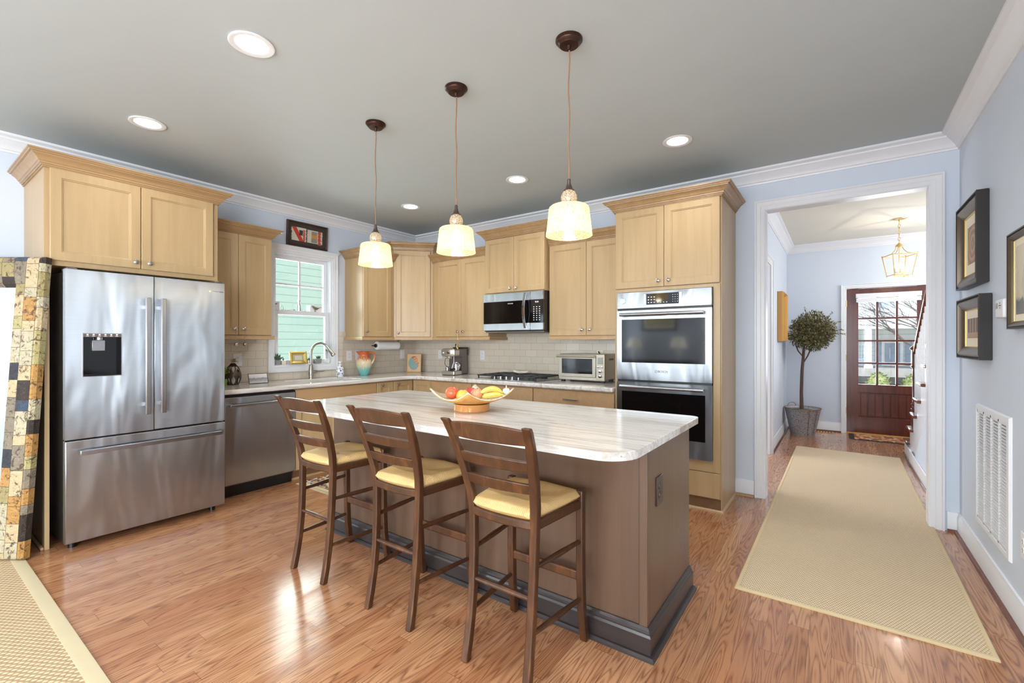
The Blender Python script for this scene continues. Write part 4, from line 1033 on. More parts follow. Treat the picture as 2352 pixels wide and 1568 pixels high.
# ------------------------------------------------------------ BAR STOOLS
def stool():
    t = thing('bar_stool', '', 'bar stool', (0, 0, 0), 'ladder-back bar stools at the island', local=True)
    def rr(x, y, z, wx, wy): return [(x - wx, y - wy, z), (x + wx, y - wy, z), (x + wx, y + wy, z), (x - wx, y + wy, z)]
    RP = [(.150, -.203, 0), (.149, -.186, .08), (.147, -.170, .18), (.147, -.158, .30), (.149, -.150, .45), (.153, -.147, .60), (.159, -.155, .68), (.170, -.178, .77), (.181, -.208, .86), (.190, -.236, .93), (.196, -.262, .985), (.199, -.276, 1.003)]
    for s in (-1, 1):
        rings = [rr(s * x, y, z, .0165 + (.002 if z > .65 else 0), .0155 if z < .9 else .013) for x, y, z in RP]
        mesh_obj('rear_leg', G().loft(rings), 'stool', t, .006, seg=3)
        FP = [(.188, .200, 0), (.187, .190, .06), (.185, .178, .16), (.184, .172, .30), (.184, .170, .62), (.184, .170, .667)]
        mesh_obj('front_leg', G().loft([rr(s * x, y, z, .0165, .0165) for x, y, z in FP]), 'stool', t, .006, seg=3)
    def slat(z0, z1, arch, hw, yb, bow, name):
        R = []
        for i in range(13):
            u = i / 6 - 1; x = hw * u; y = yb - bow * (1 - u * u); zt = z1 + arch * (1 - u * u); lean = (z1 - z0) * .33
            R.append([(x, y - .009, z0), (x, y + .009, z0), (x, y + .009 - lean, zt), (x, y - .009 - lean, zt)])
        mesh_obj(name, G().loft(R), 'stool', t, .004, seg=2)
    slat(.930, .988, .014, .183, -.238, .028, 'crest_rail')
    slat(.822, .864, .006, .170, -.196, .026, 'back_slat')
    slat(.730, .772, .006, .158, -.168, .024, 'back_slat')
    def rail(p0, p1, w, h, bow=0, name='seat_rail', bev=.006):
        p0 = Vector(p0); p1 = Vector(p1); R = []
        d = (p1 - p0).normalized(); sd = Vector((-d.y, d.x, 0)).normalized(); up = Vector((0, 0, 1)) if abs(d.z) < .5 else d
        for i in range(9):
            u = i / 8; c = p0.lerp(p1, u) + sd * (bow * (1 - (2 * u - 1) ** 2))
            R.append([c - sd * w / 2 - up * h / 2, c + sd * w / 2 - up * h / 2, c + sd * w / 2 + up * h / 2, c - sd * w / 2 + up * h / 2])
        mesh_obj(name, G().loft(R), 'stool', t, bev, seg=2)
    rail((-.150, -.150, .607), (.150, -.150, .607), .022, .036, -.018)
    rail((-.184, .172, .607), (.184, .172, .607), .022, .036)
    for s in (-1, 1): rail((s * .155, -.150, .607), (s * .184, .172, .607), .022, .036)
    for s in (-1, 1):
        mesh_obj('stretcher', G().tube([(s * .150, -.15, .445), (s * .168, .01, .445), (s * .184, .170, .445)], [.009, .0125, .009], 10), 'stool', t)
        mesh_obj('stretcher', G().tube([(s * .148, -.165, .195), (s * .166, .005, .195), (s * .185, .176, .195)], [.009, .0125, .009], 10), 'stool', t)
    mesh_obj('stretcher', G().tube([(-.147, -.157, .325), (0, -.157, .325), (.147, -.157, .325)], [.009, .0125, .009], 10), 'stool', t)
    rail((-.184, .172, .292), (.184, .172, .292), .020, .042, name='foot_rest')
    # rush seat pad
    g = G(); N = 22; top = []; 
    def P(i, j, sgn):
        u = 2 * i / N - 1; v = 2 * j / N - 1
        hx = .158 + (v + 1) / 2 * .038; k = max(abs(u), abs(v))
        e = (1 - k ** 12) ** .5 if k < 1 else 0; cr = min(abs(u), abs(v)) ** 6
        sag = .010 * (1 - u * u) * (1 - v * v)
        yy = .012 + v * .180 - (.018 * (1 - u * u) if v < 0 else 0) * max(0, -v)
        return (u * hx * (1 - .05 * cr), yy * (1 - .05 * cr), (.644 + sgn * .022 * e) - (sag if sgn > 0 else 0) + .012 * e * (abs(abs(u) - abs(v))) * (1 if sgn > 0 else 0))
    for sgn in (1, -1):
        vs = [[g.b.verts.new(P(i, j, sgn)) for j in range(N + 1)] for i in range(N + 1)]
        for i in range(N):
            for j in range(N): g.b.faces.new((vs[i][j], vs[i + 1][j], vs[i + 1][j + 1], vs[i][j + 1]))
    mesh_obj('rush_seat', g, 'rush', t, smooth=80)
    return t
st = stool()
for i, (x, lab) in enumerate(((2.312, 'ladder-back bar stool with rush seat nearest the dishwasher, leftmost'), (2.995, 'middle ladder-back bar stool with rush seat at the island'), (3.632, 'ladder-back bar stool with rush seat nearest the camera, rightmost'))):
    o = st if i == 0 else copy_tree(st)
    o.location = (x, -2.72, 0); o['label'] = lab

# ------------------------------------------------------------ ISLAND BOWL AND FRUIT
TOPZ = .916
bc = (3.02, -2.345)
M['amberglaze'] = plain('amber_glaze_foot', rgb(214, 150, 84), .15, var=.12)
o = thing('fruit_bowl', 'square ceramic bowl with upturned corners and round foot on the island', 'bowl', (bc[0], bc[1], TOPZ))
g = G(); N = 16; th = math.radians(35.57)
def bpnt(u, v, dz):
    # diagonal corners at +-1
    hx = .172; x = u * hx; y = v * hx
    r = (u * u + v * v); z = TOPZ + .042 + .083 * (r / 2) ** 1.55
    a = th + PI / 4
    return (bc[0] + x * math.cos(a) - y * math.sin(a), bc[1] + x * math.sin(a) + y * math.cos(a), z + dz)
vs = [[g.b.verts.new(bpnt(2 * i / N - 1, 2 * j / N - 1, 0)) for j in range(N + 1)] for i in range(N + 1)]
for i in range(N):
    for j in range(N): g.b.faces.new((vs[i][j], vs[i + 1][j], vs[i + 1][j + 1], vs[i][j + 1]))
def bowlmat():
    t = NT('amber_and_cream_glaze'); gm = t.n('ShaderNodeNewGeometry'); x = t.xyz(gm.outputs['Normal'])
    ps = t.xyz(gm.outputs['Position'])
    up = t.math('GREATER_THAN', x[2], 0.02)
    n = t.noise(t.pos('world'), 26, 4)
    inside = t.ramp(n, [(.35, rgb(226, 208, 170)), (.5, rgb(238, 226, 200)), (.62, rgb(190, 170, 120)), (.68, rgb(240, 230, 205))])
    outside = t.ramp(n, [(.3, rgb(206, 140, 66)), (.7, rgb(226, 168, 90))])
    t.col(t.mix(up, outside, inside)); t.set(.15, 0, coat=(.5, .1)); return t.m
M['bowl'] = bowlmat()
q = mesh_obj('dish', g, 'bowl', o, smooth=60); md = q.modifiers.new('s', 'SOLIDIFY'); md.thickness = .009; md.offset = -1
mesh_obj('foot', G().lathe([(.098, 0), (.103, .006), (.101, .03), (.104, .043), (.001, .044)], (bc[0], bc[1], TOPZ), seg=40), 'amberglaze', o)
def fruitmat(name, c1, c2, c3):
    t = NT(name); n = t.noise(t.pos('object'), 22, 4, .6, .5)
    t.col(t.ramp(n, [(.3, c1), (.52, c2), (.72, c3)])); t.bump(t.noise(t.pos('object'), 260, 2), .15, .001); t.set(.3, 0, coat=(.2, .2)); return t.m
M['peach'] = fruitmat('peach_skin', rgb(232, 130, 70), rgb(216, 84, 54), rgb(238, 150, 84))
M['orange'] = fruitmat('orange_skin', rgb(240, 168, 66), rgb(246, 184, 84), rgb(240, 176, 72))
M['redapple'] = fruitmat('red_apple_skin', rgb(196, 44, 40), rgb(214, 66, 56), rgb(230, 150, 100))
M['pinkapple'] = fruitmat('pink_apple_skin', rgb(220, 110, 96), rgb(236, 168, 120), rgb(214, 90, 90))
M['banana'] = fruitmat('banana_skin', rgb(236, 206, 84), rgb(246, 222, 110), rgb(230, 200, 80))
fr = Vector((-.5816, .8135, 0)); rt = Vector((.8135, .5816, 0)); B0 = Vector((bc[0], bc[1], TOPZ))
def fruit(name, lab, cat, a, b, z, r, mat, sz=.92):
    c = B0 + rt * a + fr * b + Vector((0, 0, z))
    prof = []
    for i in range(13):
        an = PI * i / 12; rad = r * math.sin(an) * (1 + .06 * math.cos(an)); hz = -r * sz * math.cos(an)
        if i > 10: hz -= r * .10 * (i - 10) / 2
        prof.append((max(rad, 1e-4), hz))
    t = thing(name, lab, cat, tuple(c - Vector((0, 0, r))), 'fruit in the ceramic bowl')
    mesh_obj('skin', G().lathe(prof, c, seg=24), mat, t, smooth=60)
    mesh_obj('stem', G().cyl(c + Vector((0, 0, r * sz * .85)), c + Vector((.004, .003, r * sz * 1.02)), .0015), 'bark', t)
fruit('apple', 'orange-red apple at the left of the fruit bowl', 'apple', -.112, -.01, .103, .039, 'peach')
fruit('orange', 'yellow-orange fruit at the front of the bowl', 'orange', -.046, -.055, .092, .037, 'orange', .95)
fruit('apple', 'bright red apple at the back, behind the yellow-orange fruit', 'apple', -.010, .048, .098, .034, 'redapple')
fruit('apple', 'pink striped apple between the yellow-orange fruit and the bananas', 'apple', .030, -.005, .095, .037, 'pinkapple')
def banana(lab, a0, b0, z0, a1, b1, z1, arch):
    p0 = B0 + rt * a0 + fr * b0 + Vector((0, 0, z0)); p1 = B0 + rt * a1 + fr * b1 + Vector((0, 0, z1))
    pts = []; rad = []
    for i in range(13):
        u = i / 12; pts.append(p0.lerp(p1, u) + Vector((0, 0, arch * math.sin(PI * u)))); rad.append(.0155 * (math.sin(PI * min(1, u * .8 + .14)) ** .5) if u < .88 else .0055)
    rad[0] = .005
    t = thing('banana', lab, 'banana', tuple(p0.lerp(p1, .5)), 'bananas in the bowl')
    mesh_obj('peel', G().tube(pts, rad, 7), 'banana', t, smooth=50)
    mesh_obj('tip', G().cyl(pts[-2], pts[-1] + (pts[-1] - pts[-2]) * .3, .005), 'leafgreen', t)
banana('yellow banana on top of the bunch in the fruit bowl', .055, -.03, .105, .175, .02, .098, .022)
banana('yellow banana at the back of the bunch in the fruit bowl', .060, .015, .100, .178, .035, .098, .024)
banana('yellow banana lowest at the front of the bunch in the fruit bowl', .065, -.062, .085, .180, -.005, .090, .006)
c = B0 + rt * .197 + fr * .03 + Vector((0, 0, .108))
o = thing('garlic_bulb', 'white garlic bulb at the right end of the fruit bowl', 'garlic', tuple(c - Vector((0, 0, .02))), None)
g = G()
for k in range(6): g.sphere(c + Vector((.009 * math.cos(k * PI / 3), .009 * math.sin(k * PI / 3), 0)), .013, 10, 1.25, 8)
mesh_obj('cloves', g, 'paper', o, smooth=60); mesh_obj('stalk', G().cyl(c, c + Vector((0, 0, .032)), .006, .002), 'paper', o)

# ------------------------------------------------------------ SINK AREA THINGS
CT = .914
o = thing('kitchen_faucet', 'brushed nickel gooseneck faucet with side lever behind the sink', 'faucet', (.105, -1.60, CT))
fx, fy = .105, -1.60
mesh_obj('body', G().lathe([(.030, 0), (.030, .006), (.027, .012), (.029, .04), (.030, .075), (.024, .115), (.019, .145), (.022, .150), (.022, .158), (.014, .162)], (fx, fy, CT), seg=24), 'nickel', o)
dv = Vector((.80, .60, 0)).normalized()
pts = [Vector((fx, fy, CT + .155)), Vector((fx, fy, CT + .27))]
for i in range(1, 12):
    a = PI - i * math.radians(145) / 11
    pts.append(Vector((fx, fy, CT + .27)) + dv * (.098 + .098 * math.cos(a)) + Vector((0, 0, .115 * math.sin(a))))
mesh_obj('gooseneck', G().tube(pts, .0125, 12), 'nickel', o)
e = pts[-1]; dn = (pts[-1] - pts[-2]).normalized()
mesh_obj('spray_head', G().lathe([(.0135, -.005), (.015, .02), (.016, .05), (.021, .085), (.025, .10), (.022, .108), (.001, .109)], e, dn, 18), 'nickel', o)
mesh_obj('lever', G().lathe([(.012, 0), (.017, .012), (.019, .03), (.014, .045), (.008, .052), (.007, .06), (.0075, .11), (.005, .13), (.001, .132)], (fx, fy + .018, CT + .072), (.15, 1, .05), 14), 'nickel', o)
# soap bottle
def soapmat():
    t = NT('painted_majolica'); v = t.n('ShaderNodeTexVoronoi'); v.inputs['Scale'].default_value = 42; t.l(t.pos('object'), v.inputs['Vector'])
    wn_ = t.n('ShaderNodeTexWhiteNoise', noise_dimensions='3D'); t.l(v.outputs['Position'], wn_.inputs['Vector'])
    near = t.math('LESS_THAN', v.outputs['Distance'], .42)
    rg = t.math('GREATER_THAN', v.outputs['Distance'], .22)
    cc = t.ramp(wn_.outputs[0], [(0, rgb(60, 70, 170)), (.45, rgb(120, 110, 190)), (.6, rgb(110, 150, 60)), (.85, rgb(70, 80, 180))], 'CONSTANT')
    t.col(t.mix(t.math('MULTIPLY', near, rg), rgb(240, 240, 238), cc)); t.set(.15); return t.m
M['majolica'] = soapmat()
o = thing('soap_dispenser', 'white soap bottle painted with blue and green scrolls by the faucet', 'soap dispenser', (.16, -1.285, CT))
mesh_obj('bottle', G().lathe([(.040, 0), (.043, .006), (.043, .098), (.038, .112), (.018, .124), (.014, .13), (.001, .131)], (.16, -1.285, CT), seg=4 * 6, sx=.85), 'majolica', o)
mesh_obj('pump', G().lathe([(.014, .128), (.014, .146), (.006, .150), (.006, .165), (.016, .168), (.016, .176), (.001, .178)], (.16, -1.285, CT), seg=16).cyl((.16, -1.285, CT + .172), (.195, -1.300, CT + .168), .0055), 'paper', o)
# painted jug
def jugmat():
    t = NT('dripped_stoneware_glaze'); x = t.xyz(t.pos('object'))
    n = t.noise(t.comb(t.math('MULTIPLY', x[0], 60), t.math('MULTIPLY', x[1], 60), t.math('MULTIPLY', x[2], 5)), 1, 2)
    h = t.math('ADD', t.math('DIVIDE', x[2], .28), t.math('MULTIPLY', t.math('SUBTRACT', n, .5), .45))
    t.col(t.ramp(h, [(.0, rgb(110, 180, 180)), (.26, rgb(126, 192, 184)), (.36, rgb(206, 200, 168)), (.62, rgb(226, 206, 170)), (.74, rgb(214, 130, 86)), (.9, rgb(206, 96, 52))])); t.set(.15); return t.m
M['jugglaze'] = jugmat()
jx, jy = .155, -.96
o = thing('ceramic_jug', 'orange, cream and turquoise glazed jug with handle on the counter', 'jug', (jx, jy, CT))
R = []; NJ = 28
for r, z in ((.043, 0), (.047, .008), (.066, .055), (.088, .11), (.094, .145), (.088, .18), (.066, .212), (.050, .232), (.053, .25), (.060, .272), (.064, .282)):
    ring = []
    for i in range(NJ):
        a = 2 * PI * i / NJ; k = 1.0
        if z > .235:
            s = max(0, math.cos(a - math.radians(215))) ** 6; k = 1 + .55 * s * (z - .235) / .047
        ring.append((jx + r * k * math.cos(a), jy + r * k * math.sin(a), CT + z))
    R.append(ring)
g = G().loft(R, cap=False); g.b.faces.new([v for v in g.b.verts[:NJ]])
q = mesh_obj('body', g, 'jugglaze', o, smooth=70); md = q.modifiers.new('s', 'SOLIDIFY'); md.thickness = .005
hd = Vector((math.cos(math.radians(35)), math.sin(math.radians(35)), 0)); J = Vector((jx, jy, CT))
mesh_obj('handle', G().tube([J + hd * a + Vector((0, 0, b)) for a, b in ((.055, .262), (.085, .278), (.115, .262), (.128, .228), (.120, .19), (.100, .155), (.086, .135))], [.009, .010, .010, .010, .0095, .009, .008], 8), 'jugglaze', o)
# paper towel
o = thing('paper_towel_holder', 'black metal holder with white paper roll under the corner wall cabinet', 'paper towel holder', (.17, -.64, 1.27))
tz = 1.266
mesh_obj('rod', G().cyl((.17, -.86, tz), (.17, -.455, tz), .006).cyl((.17, -.455, tz), (.17, -.455, 1.334), .005).box(.14, .20, -.47, -.44, 1.329, 1.334), 'black', o)
mesh_obj('end_knob', G().lathe([(.006, 0), (.022, .006), (.024, .012), (.018, .022), (.001, .026)], (.17, -.795, tz), (0, -1, 0), 18), 'black', o)
rl = mesh_obj('paper_roll', G().lathe([(.018, 0), (.050, 0), (.050, .325), (.018, .325)], (.17, -.79, tz), (0, 1, 0), 36), 'paper', None, .002)
tag(rl, 'white paper towel roll on the holder below the corner cabinet', 'paper towel')
# tile art
def picmat(name, fn):
    t = NT(name); fn(t); return t.m
def tileart(t):
    x = t.xyz(t.n('ShaderNodeTexCoord').outputs['Generated'])
    u, v = x[0], x[2]
    def circ(cx, cy, r): 
        dx = t.math('SUBTRACT', u, cx); dy = t.math('SUBTRACT', v, cy)
        return t.math('LESS_THAN', t.math('ADD', t.math('MULTIPLY', dx, dx), t.math('MULTIPLY', dy, dy)), r * r)
    c = rgb(214, 170, 110)
    bowl = circ(.48, .50, .40); half = t.math('LESS_THAN', v, t.math('SUBTRACT', 1.12, t.math('MULTIPLY', u, .95)))
    c = t.mix(bowl, c, rgb(150, 50, 32))
    for cx, cy, r in ((.62, .60, .24), (.70, .52, .18), (.78, .48, .12)):
        c = t.mix(t.math('MULTIPLY', bowl, circ(cx, cy, r)), c, rgb(230, 190, 90)); c = t.mix(t.math('MULTIPLY', bowl, circ(cx, cy, r - .03)), c, rgb(206, 100, 40))
    c = t.mix(t.math('MULTIPLY', bowl, half), c, rgb(112, 146, 138))
    t.col(c); t.set(.3)
M['tileart'] = picmat('painted_tile', tileart)
M['artboard'] = plain('tile_edge_clay', rgb(206, 162, 104), .6)
o = thing('painted_tile', 'square ceramic tile painted with an orange and teal bowl in the corner', 'decorative tile', (0, 0, 0), None, local=True)
mesh_obj('tile_body', G().box(-.093, .093, 0, .012, 0, .242), 'artboard', o, .002)
mesh_obj('painting', G().box(-.086, .086, -.0015, 0, .008, .234), 'tileart', o)
o.location = (.190, -.212, CT); o.rotation_euler = (math.radians(-8), 0, math.radians(35.6))
# candle vase
o = thing('openwork_vase', 'bronze openwork metal vase beside the refrigerator', 'vase', (.17, -2.405, CT))
vx, vy = .17, -2.405
def vr(z): return .034 + .034 * math.sin(PI * min(1, (z + .02) / .20)) if z < .17 else .03
g = G()
for k in range(9):
    R = []
    for i in range(15):
        z = .006 + .172 * i / 14; w = (.30 * (1 + .85 * math.cos(2 * PI * z / .115 + .9))) * .62 + .05
        a = 2 * PI * k / 9; r = vr(z)
        R.append([(vx + rr_ * math.cos(a + s * w), vy + rr_ * math.sin(a + s * w), CT + z) for rr_, s in ((r, -1), (r + .003, 0), (r, 1), (r - .003, 1), (r - .003, -1))])
    g.loft(R)
mesh_obj('openwork_body', g, 'pewter', o, smooth=50)
mesh_obj('base_ring', G().lathe([(.045, 0), (.048, .003), (.045, .008), (.001, .009)], (vx, vy, CT), seg=24), 'pewter', o)
mesh_obj('neck', G().lathe([(.036, .172), (.026, .19), (.018, .196), (.018, .20), (.001, .2)], (vx, vy, CT), seg=24), 'bronze', o)
mesh_obj('inner_cup', G().lathe([(.028, .01), (.032, .09), (.03, .165), (.001, .166)], (vx, vy, CT), seg=24), 'mat_board', o)
g = G(); rs = random.Random(8)
for k in range(16):
    a = rs.random() * 2 * PI; e = rs.uniform(.1, 1.3); d = Vector((math.cos(a) * math.cos(e), math.sin(a) * math.cos(e), math.sin(e))) * .045; c = Vector((vx, vy, CT + .205)); s = d.cross(Vector((0, 0, 1))).normalized() * .016
    g.loft([[c, c + d * .01], [c + d * .5 - s, c + d * .5 + s], [c + d + Vector((0, 0, -.006)), c + d * 1.01]], cap=False, close=False)
M['dried'] = plain('dried_petals', rgb(196, 176, 156), .8, var=.3)
q = mesh_obj('dried_flower', g, 'dried', None); tag(q, 'pale dried flower head in the openwork vase', 'dried flower')
g = G()
for k in range(40):
    c = Vector((.23 + rs.uniform(-.02, .02), -2.50 + rs.uniform(-.02, .03), CT + .10 + rs.uniform(0, .075))); d = Vector((rs.uniform(-1, 1), rs.uniform(-1, 1), rs.uniform(0, 1))) * .022; s = d.cross(Vector((0, 0, 1))).normalized() * .006
    g.loft([[c - s, c + s], [c + d, c + d + s * .1]], cap=False, close=False)
g.lathe([(.02, 0), (.026, .06), (.001, .061)], (.23, -2.505, CT)).cyl((.23, -2.505, CT + .05), (.23, -2.495, CT + .16), .003)
q = mesh_obj('green_sprig', g, 'leafgreen', None); tag(q, 'small green sprig between the refrigerator and the openwork vase', 'plant')
# easel photo
def photomat(t):
    x = t.xyz(t.n('ShaderNodeTexCoord').outputs['Generated']); n = t.noise(t.pos('object'), 34, 4)
    h = t.math('ADD', x[2], t.math('MULTIPLY', t.math('SUBTRACT', n, .5), .5))
    t.col(t.ramp(h, [(.0, rgb(205, 203, 200)), (.3, rgb(160, 160, 160)), (.5, rgb(140, 140, 142)), (.62, rgb(212, 206, 204)), (.9, rgb(226, 220, 216))])); t.set(.25)
M['photo'] = picmat('grey_snapshot', photomat)
def framed(name, lab, cat, w, h, fw, loc, rz, tilt, fmat, pmat, mat_w=0, th=.012, grp=None):
    o = thing(name, lab, cat, (0, 0, 0), grp, local=True)
    P = [(0, 0), (0, th * .7), (fw * .35, th), (fw * .7, th * .75), (fw, th * .35), (fw, 0)]
    mesh_obj('frame', G().sweep([(-w / 2, 0), (-w / 2, h), (w / 2, h), (w / 2, 0)], P, lambda a, b, c_: (a, -c_, b), closed=True), fmat, o, smooth=20)
    if fmat == 'frame_bronze' and th > .02: mesh_obj('frame_edge', G().sweep([(-w / 2, 0), (-w / 2, h), (w / 2, h), (w / 2, 0)], [(-.0015, 0), (-.0015, th + .0005), (.005, th + .0005), (.005, 0)], lambda a, b, c_: (a, -c_, b), closed=True), 'frame_black', o)
    if fmat == 'frame_bronze' and th > .02: mesh_obj('gilt_lip', G().sweep([(-w / 2 + fw - .006, fw - .006), (-w / 2 + fw - .006, h - fw + .006), (w / 2 - fw + .006, h - fw + .006), (w / 2 - fw + .006, fw - .006)], [(0, 0), (0, th * .45), (.006, th * .38), (.008, 0)], lambda a, b, c_: (a, -c_, b), closed=True), 'gold', o)
    if mat_w: mesh_obj('mat_board', G().box(-w / 2 + fw * .9, w / 2 - fw * .9, -th * .32, 0, fw * .9, h - fw * .9), 'mat_board' if mat_w > 0 else 'paper', o)
    m = fw + abs(mat_w); 
    mesh_obj('picture', G().box(-w / 2 + m, w / 2 - m, -th * .36 - .0005, -.0005, m, h - m), pmat, o)
    mesh_obj('backing', G().box(-w / 2 + .002, w / 2 - .002, 0, .003, .002, h - .002), 'frame_black', o)
    o.location = loc; o.rotation_euler = (math.radians(tilt), 0, math.radians(rz)); return o
q = framed('photo_frame', 'small thin-framed snapshot standing on the counter left of the sink', 'photo frame', .172, .098, .005, (.235, -2.205, CT + .001), 84, -18, 'frame_bronze', 'photo', th=.006)
mesh_obj('easel_leg', G().rod((0, .003, .085), (0, .05, .018), .05, .002), 'frame_bronze', q)
# sill things
SZ = wz0 + .0105
def pot(lab, x, y, w, mat, h=.055):
    t = thing('succulent_pot', lab, 'potted plant', (x, y, SZ), 'succulents on the window sill')
    mesh_obj('pot', G().loft([[(x + a * w * k, y + b * w * k, SZ + z) for a, b in ((-.5, -.5), (.5, -.5), (.5, .5), (-.5, .5))] for k, z in ((.85, 0), (1, h), (.88, h), (.86, h - .006))]), mat, t, .002)
    return t
def rosette(t, x, y, z, n, L, seed, up=.6):
    g = G(); rs = random.Random(seed)
    for k in range(n):
        a = 2.4 * k; e = up + (1 - k / n) * (1.45 - up) if up else rs.uniform(0, 1.2)
        d = Vector((math.cos(a) * math.cos(e), math.sin(a) * math.cos(e), math.sin(e))) * L * rs.uniform(.75, 1.1); c = Vector((x, y, z))
        g.tube([c, c + d * .4, c + d * .75, c + d], [L * .09, L * .15, L * .10, .0008], 6)
    mesh_obj('leaves', g, 'succulent', t, smooth=60)
q = pot('spiky aloe in grey concrete pot at the left end of the sill', -.012, -1.902, .052, 'concrete', .052); rosette(q, -.012, -1.902, SZ + .045, 14, .075, 1, .35)
q = pot('tiny sprout in pale pot between the aloe and the gold frame', -.018, -1.838, .045, 'mat_board', .042); rosette(q, -.018, -1.838, SZ + .04, 4, .035, 2, 1.2)
q = pot('small rosette succulent in a shell-like white pot right of the gold frame', -.012, -1.545, .05, 'paper', .036); rosette(q, -.012, -1.55, SZ + .034, 10, .04, 3, .2)
q = pot('succulent in a wide pale grey trough behind the faucet', -.016, -1.455, .075, 'concrete', .052); rosette(q, -.016, -1.44, SZ + .05, 14, .042, 4, .3)
q = pot('leafy green plant in a small white pot at the right end of the sill', -.012, -1.338, .055, 'paper', .05)
g = G(); rs = random.Random(5); cc = Vector((-.012, -1.335, SZ + .15))
for k in range(46):
    d = Vector((rs.gauss(0, 1), rs.gauss(0, 1), rs.gauss(0, .8))).normalized(); c = cc + d * rs.uniform(.008, .036); s = d.cross(Vector((.2, .1, 1))).normalized() * .007
    g.loft([[c - d * .009, c - d * .008], [c - s, c + s], [c + d * .011, c + d * .012]], cap=False, close=False)
g.cyl((-.012, -1.338, SZ + .04), cc, .0022)
mesh_obj('leaves', g, 'succulent', q)
def certmat(t):
    x = t.xyz(t.n('ShaderNodeTexCoord').outputs['Generated'])
    f = t.math('GREATER_THAN', t.math('MAXIMUM', t.math('ABSOLUTE', t.math('SUBTRACT', x[0], .5)), t.math('ABSOLUTE', t.math('SUBTRACT', x[2], .5))), .34)
    ln = t.math('LESS_THAN', t.math('FRACT', t.math('MULTIPLY', x[2], 11)), .3)
    t.col(t.mix(f, t.mix(t.math('MULTIPLY', ln, .5), rgb(226, 220, 204), rgb(150, 146, 136)), rgb(182, 182, 136))); t.set(.4)
M['cert'] = picmat('framed_verse', certmat)
framed('picture_frame', 'small gold frame with green-bordered verse leaning in the sink window', 'picture frame', .190, .136, .034, (.022, -1.69, SZ + .001), 90, -10, 'gold', 'cert', th=.016)
# things on the meeting rail
RZ = 1.6455
def postcard(t):
    x = t.xyz(t.n('ShaderNodeTexCoord').outputs['Generated']); s = t.math('LESS_THAN', t.math('ABSOLUTE', t.math('SUBTRACT', t.math('ADD', x[2], t.math('MULTIPLY', x[1], -.2)), .62)), .05)
    w = t.math('LESS_THAN', t.math('ABSOLUTE', t.math('SUBTRACT', x[1], .4)), .25)
    t.col(t.mix(t.math('MULTIPLY', s, w), rgb(226, 222, 222), rgb(70, 72, 50))); t.set(.6)
M['postcard'] = picmat('printed_card', postcard)
q = mesh_obj('greeting_card', G().box(-.050, -.047, -1.925, -1.862, RZ, RZ + .088), 'postcard'); tag(q, 'white card standing at the left end of the window meeting rail', 'card')
q = mesh_obj('bird_card', G().box(-.050, -.047, -1.52, -1.375, RZ, RZ + .075), 'paper'); tag(q, 'white card behind the small bird on the window meeting rail', 'card')
M['birdcol'] = plain('bird_grey_yellow', rgb(120, 118, 88), .7, var=.35)
q = thing('bird_figurine', 'small grey and yellow bird cut-out standing on the window meeting rail', 'bird figurine', (-.04, -1.45, RZ))
mesh_obj('body', G().loft([[(-.040 + .010 * math.cos(a * PI / 4) * k, -1.50 + u * .085, RZ + .042 + dz + .016 * math.sin(a * PI / 4) * k) for a in range(8)] for u, dz, k in ((0, .016, .05), (.08, .016, .62), (.2, .010, .8), (.4, 0, 1.0), (.62, -.004, .9), (.85, 0, .45), (1.0, .006, .2), (1.35, .018, .08))]), 'birdcol', q, smooth=60)
mesh_obj('leg', G().cyl((-.04, -1.468, RZ + .03), (-.04, -1.468, RZ), .0015).cyl((-.04, -1.458, RZ + .03), (-.04, -1.458, RZ), .0015), 'bark', q)
mesh_obj('head_cap', G().sphere((-.038, -1.497, RZ + .063), .009, 10), 'slate', q)
def clearobj(nm, lab, cat, prof, y, grp=None):
    q = mesh_obj(nm, G().lathe(prof, (-.045, y, RZ), seg=18), 'glassobj'); tag(q, lab, cat, grp)
t = NT('clear_glass_object'); t.col((.9, 1, .97, 1)); t.set(.02, 0, trans=1.0, ior=1.3); M['glassobj'] = M['glass']
clearobj('glass_ornament', 'clear teardrop glass ornament beside the card on the meeting rail', 'glass ornament', [(.012, 0), (.018, .015), (.016, .035), (.006, .055), (.001, .065)], -1.835)
clearobj('glass_bottle', 'small clear glass bottle on the window meeting rail by the muntin', 'bottle', [(.018, 0), (.022, .01), (.022, .06), (.014, .078), (.007, .086), (.007, .098), (.012, .105), (.012, .118), (.001, .122)], -1.652)
q = mesh_obj('shell', G().sphere((-.045, -1.705, RZ + .009), .010, 10, .9), 'slate'); tag(q, 'tiny dark pebble on the window meeting rail', 'pebble')
q = mesh_obj('shell', G().sphere((-.045, -1.770, RZ + .006), .020, 12, .3), 'mat_board'); tag(q, 'flat pale shell on the meeting rail, left of the dark pebble', 'shell')
q = mesh_obj('shell', G().sphere((-.045, -1.585, RZ + .006), .020, 12, .3), 'mat_board'); tag(q, 'flat pale shell on the meeting rail, right of the glass bottle', 'shell')
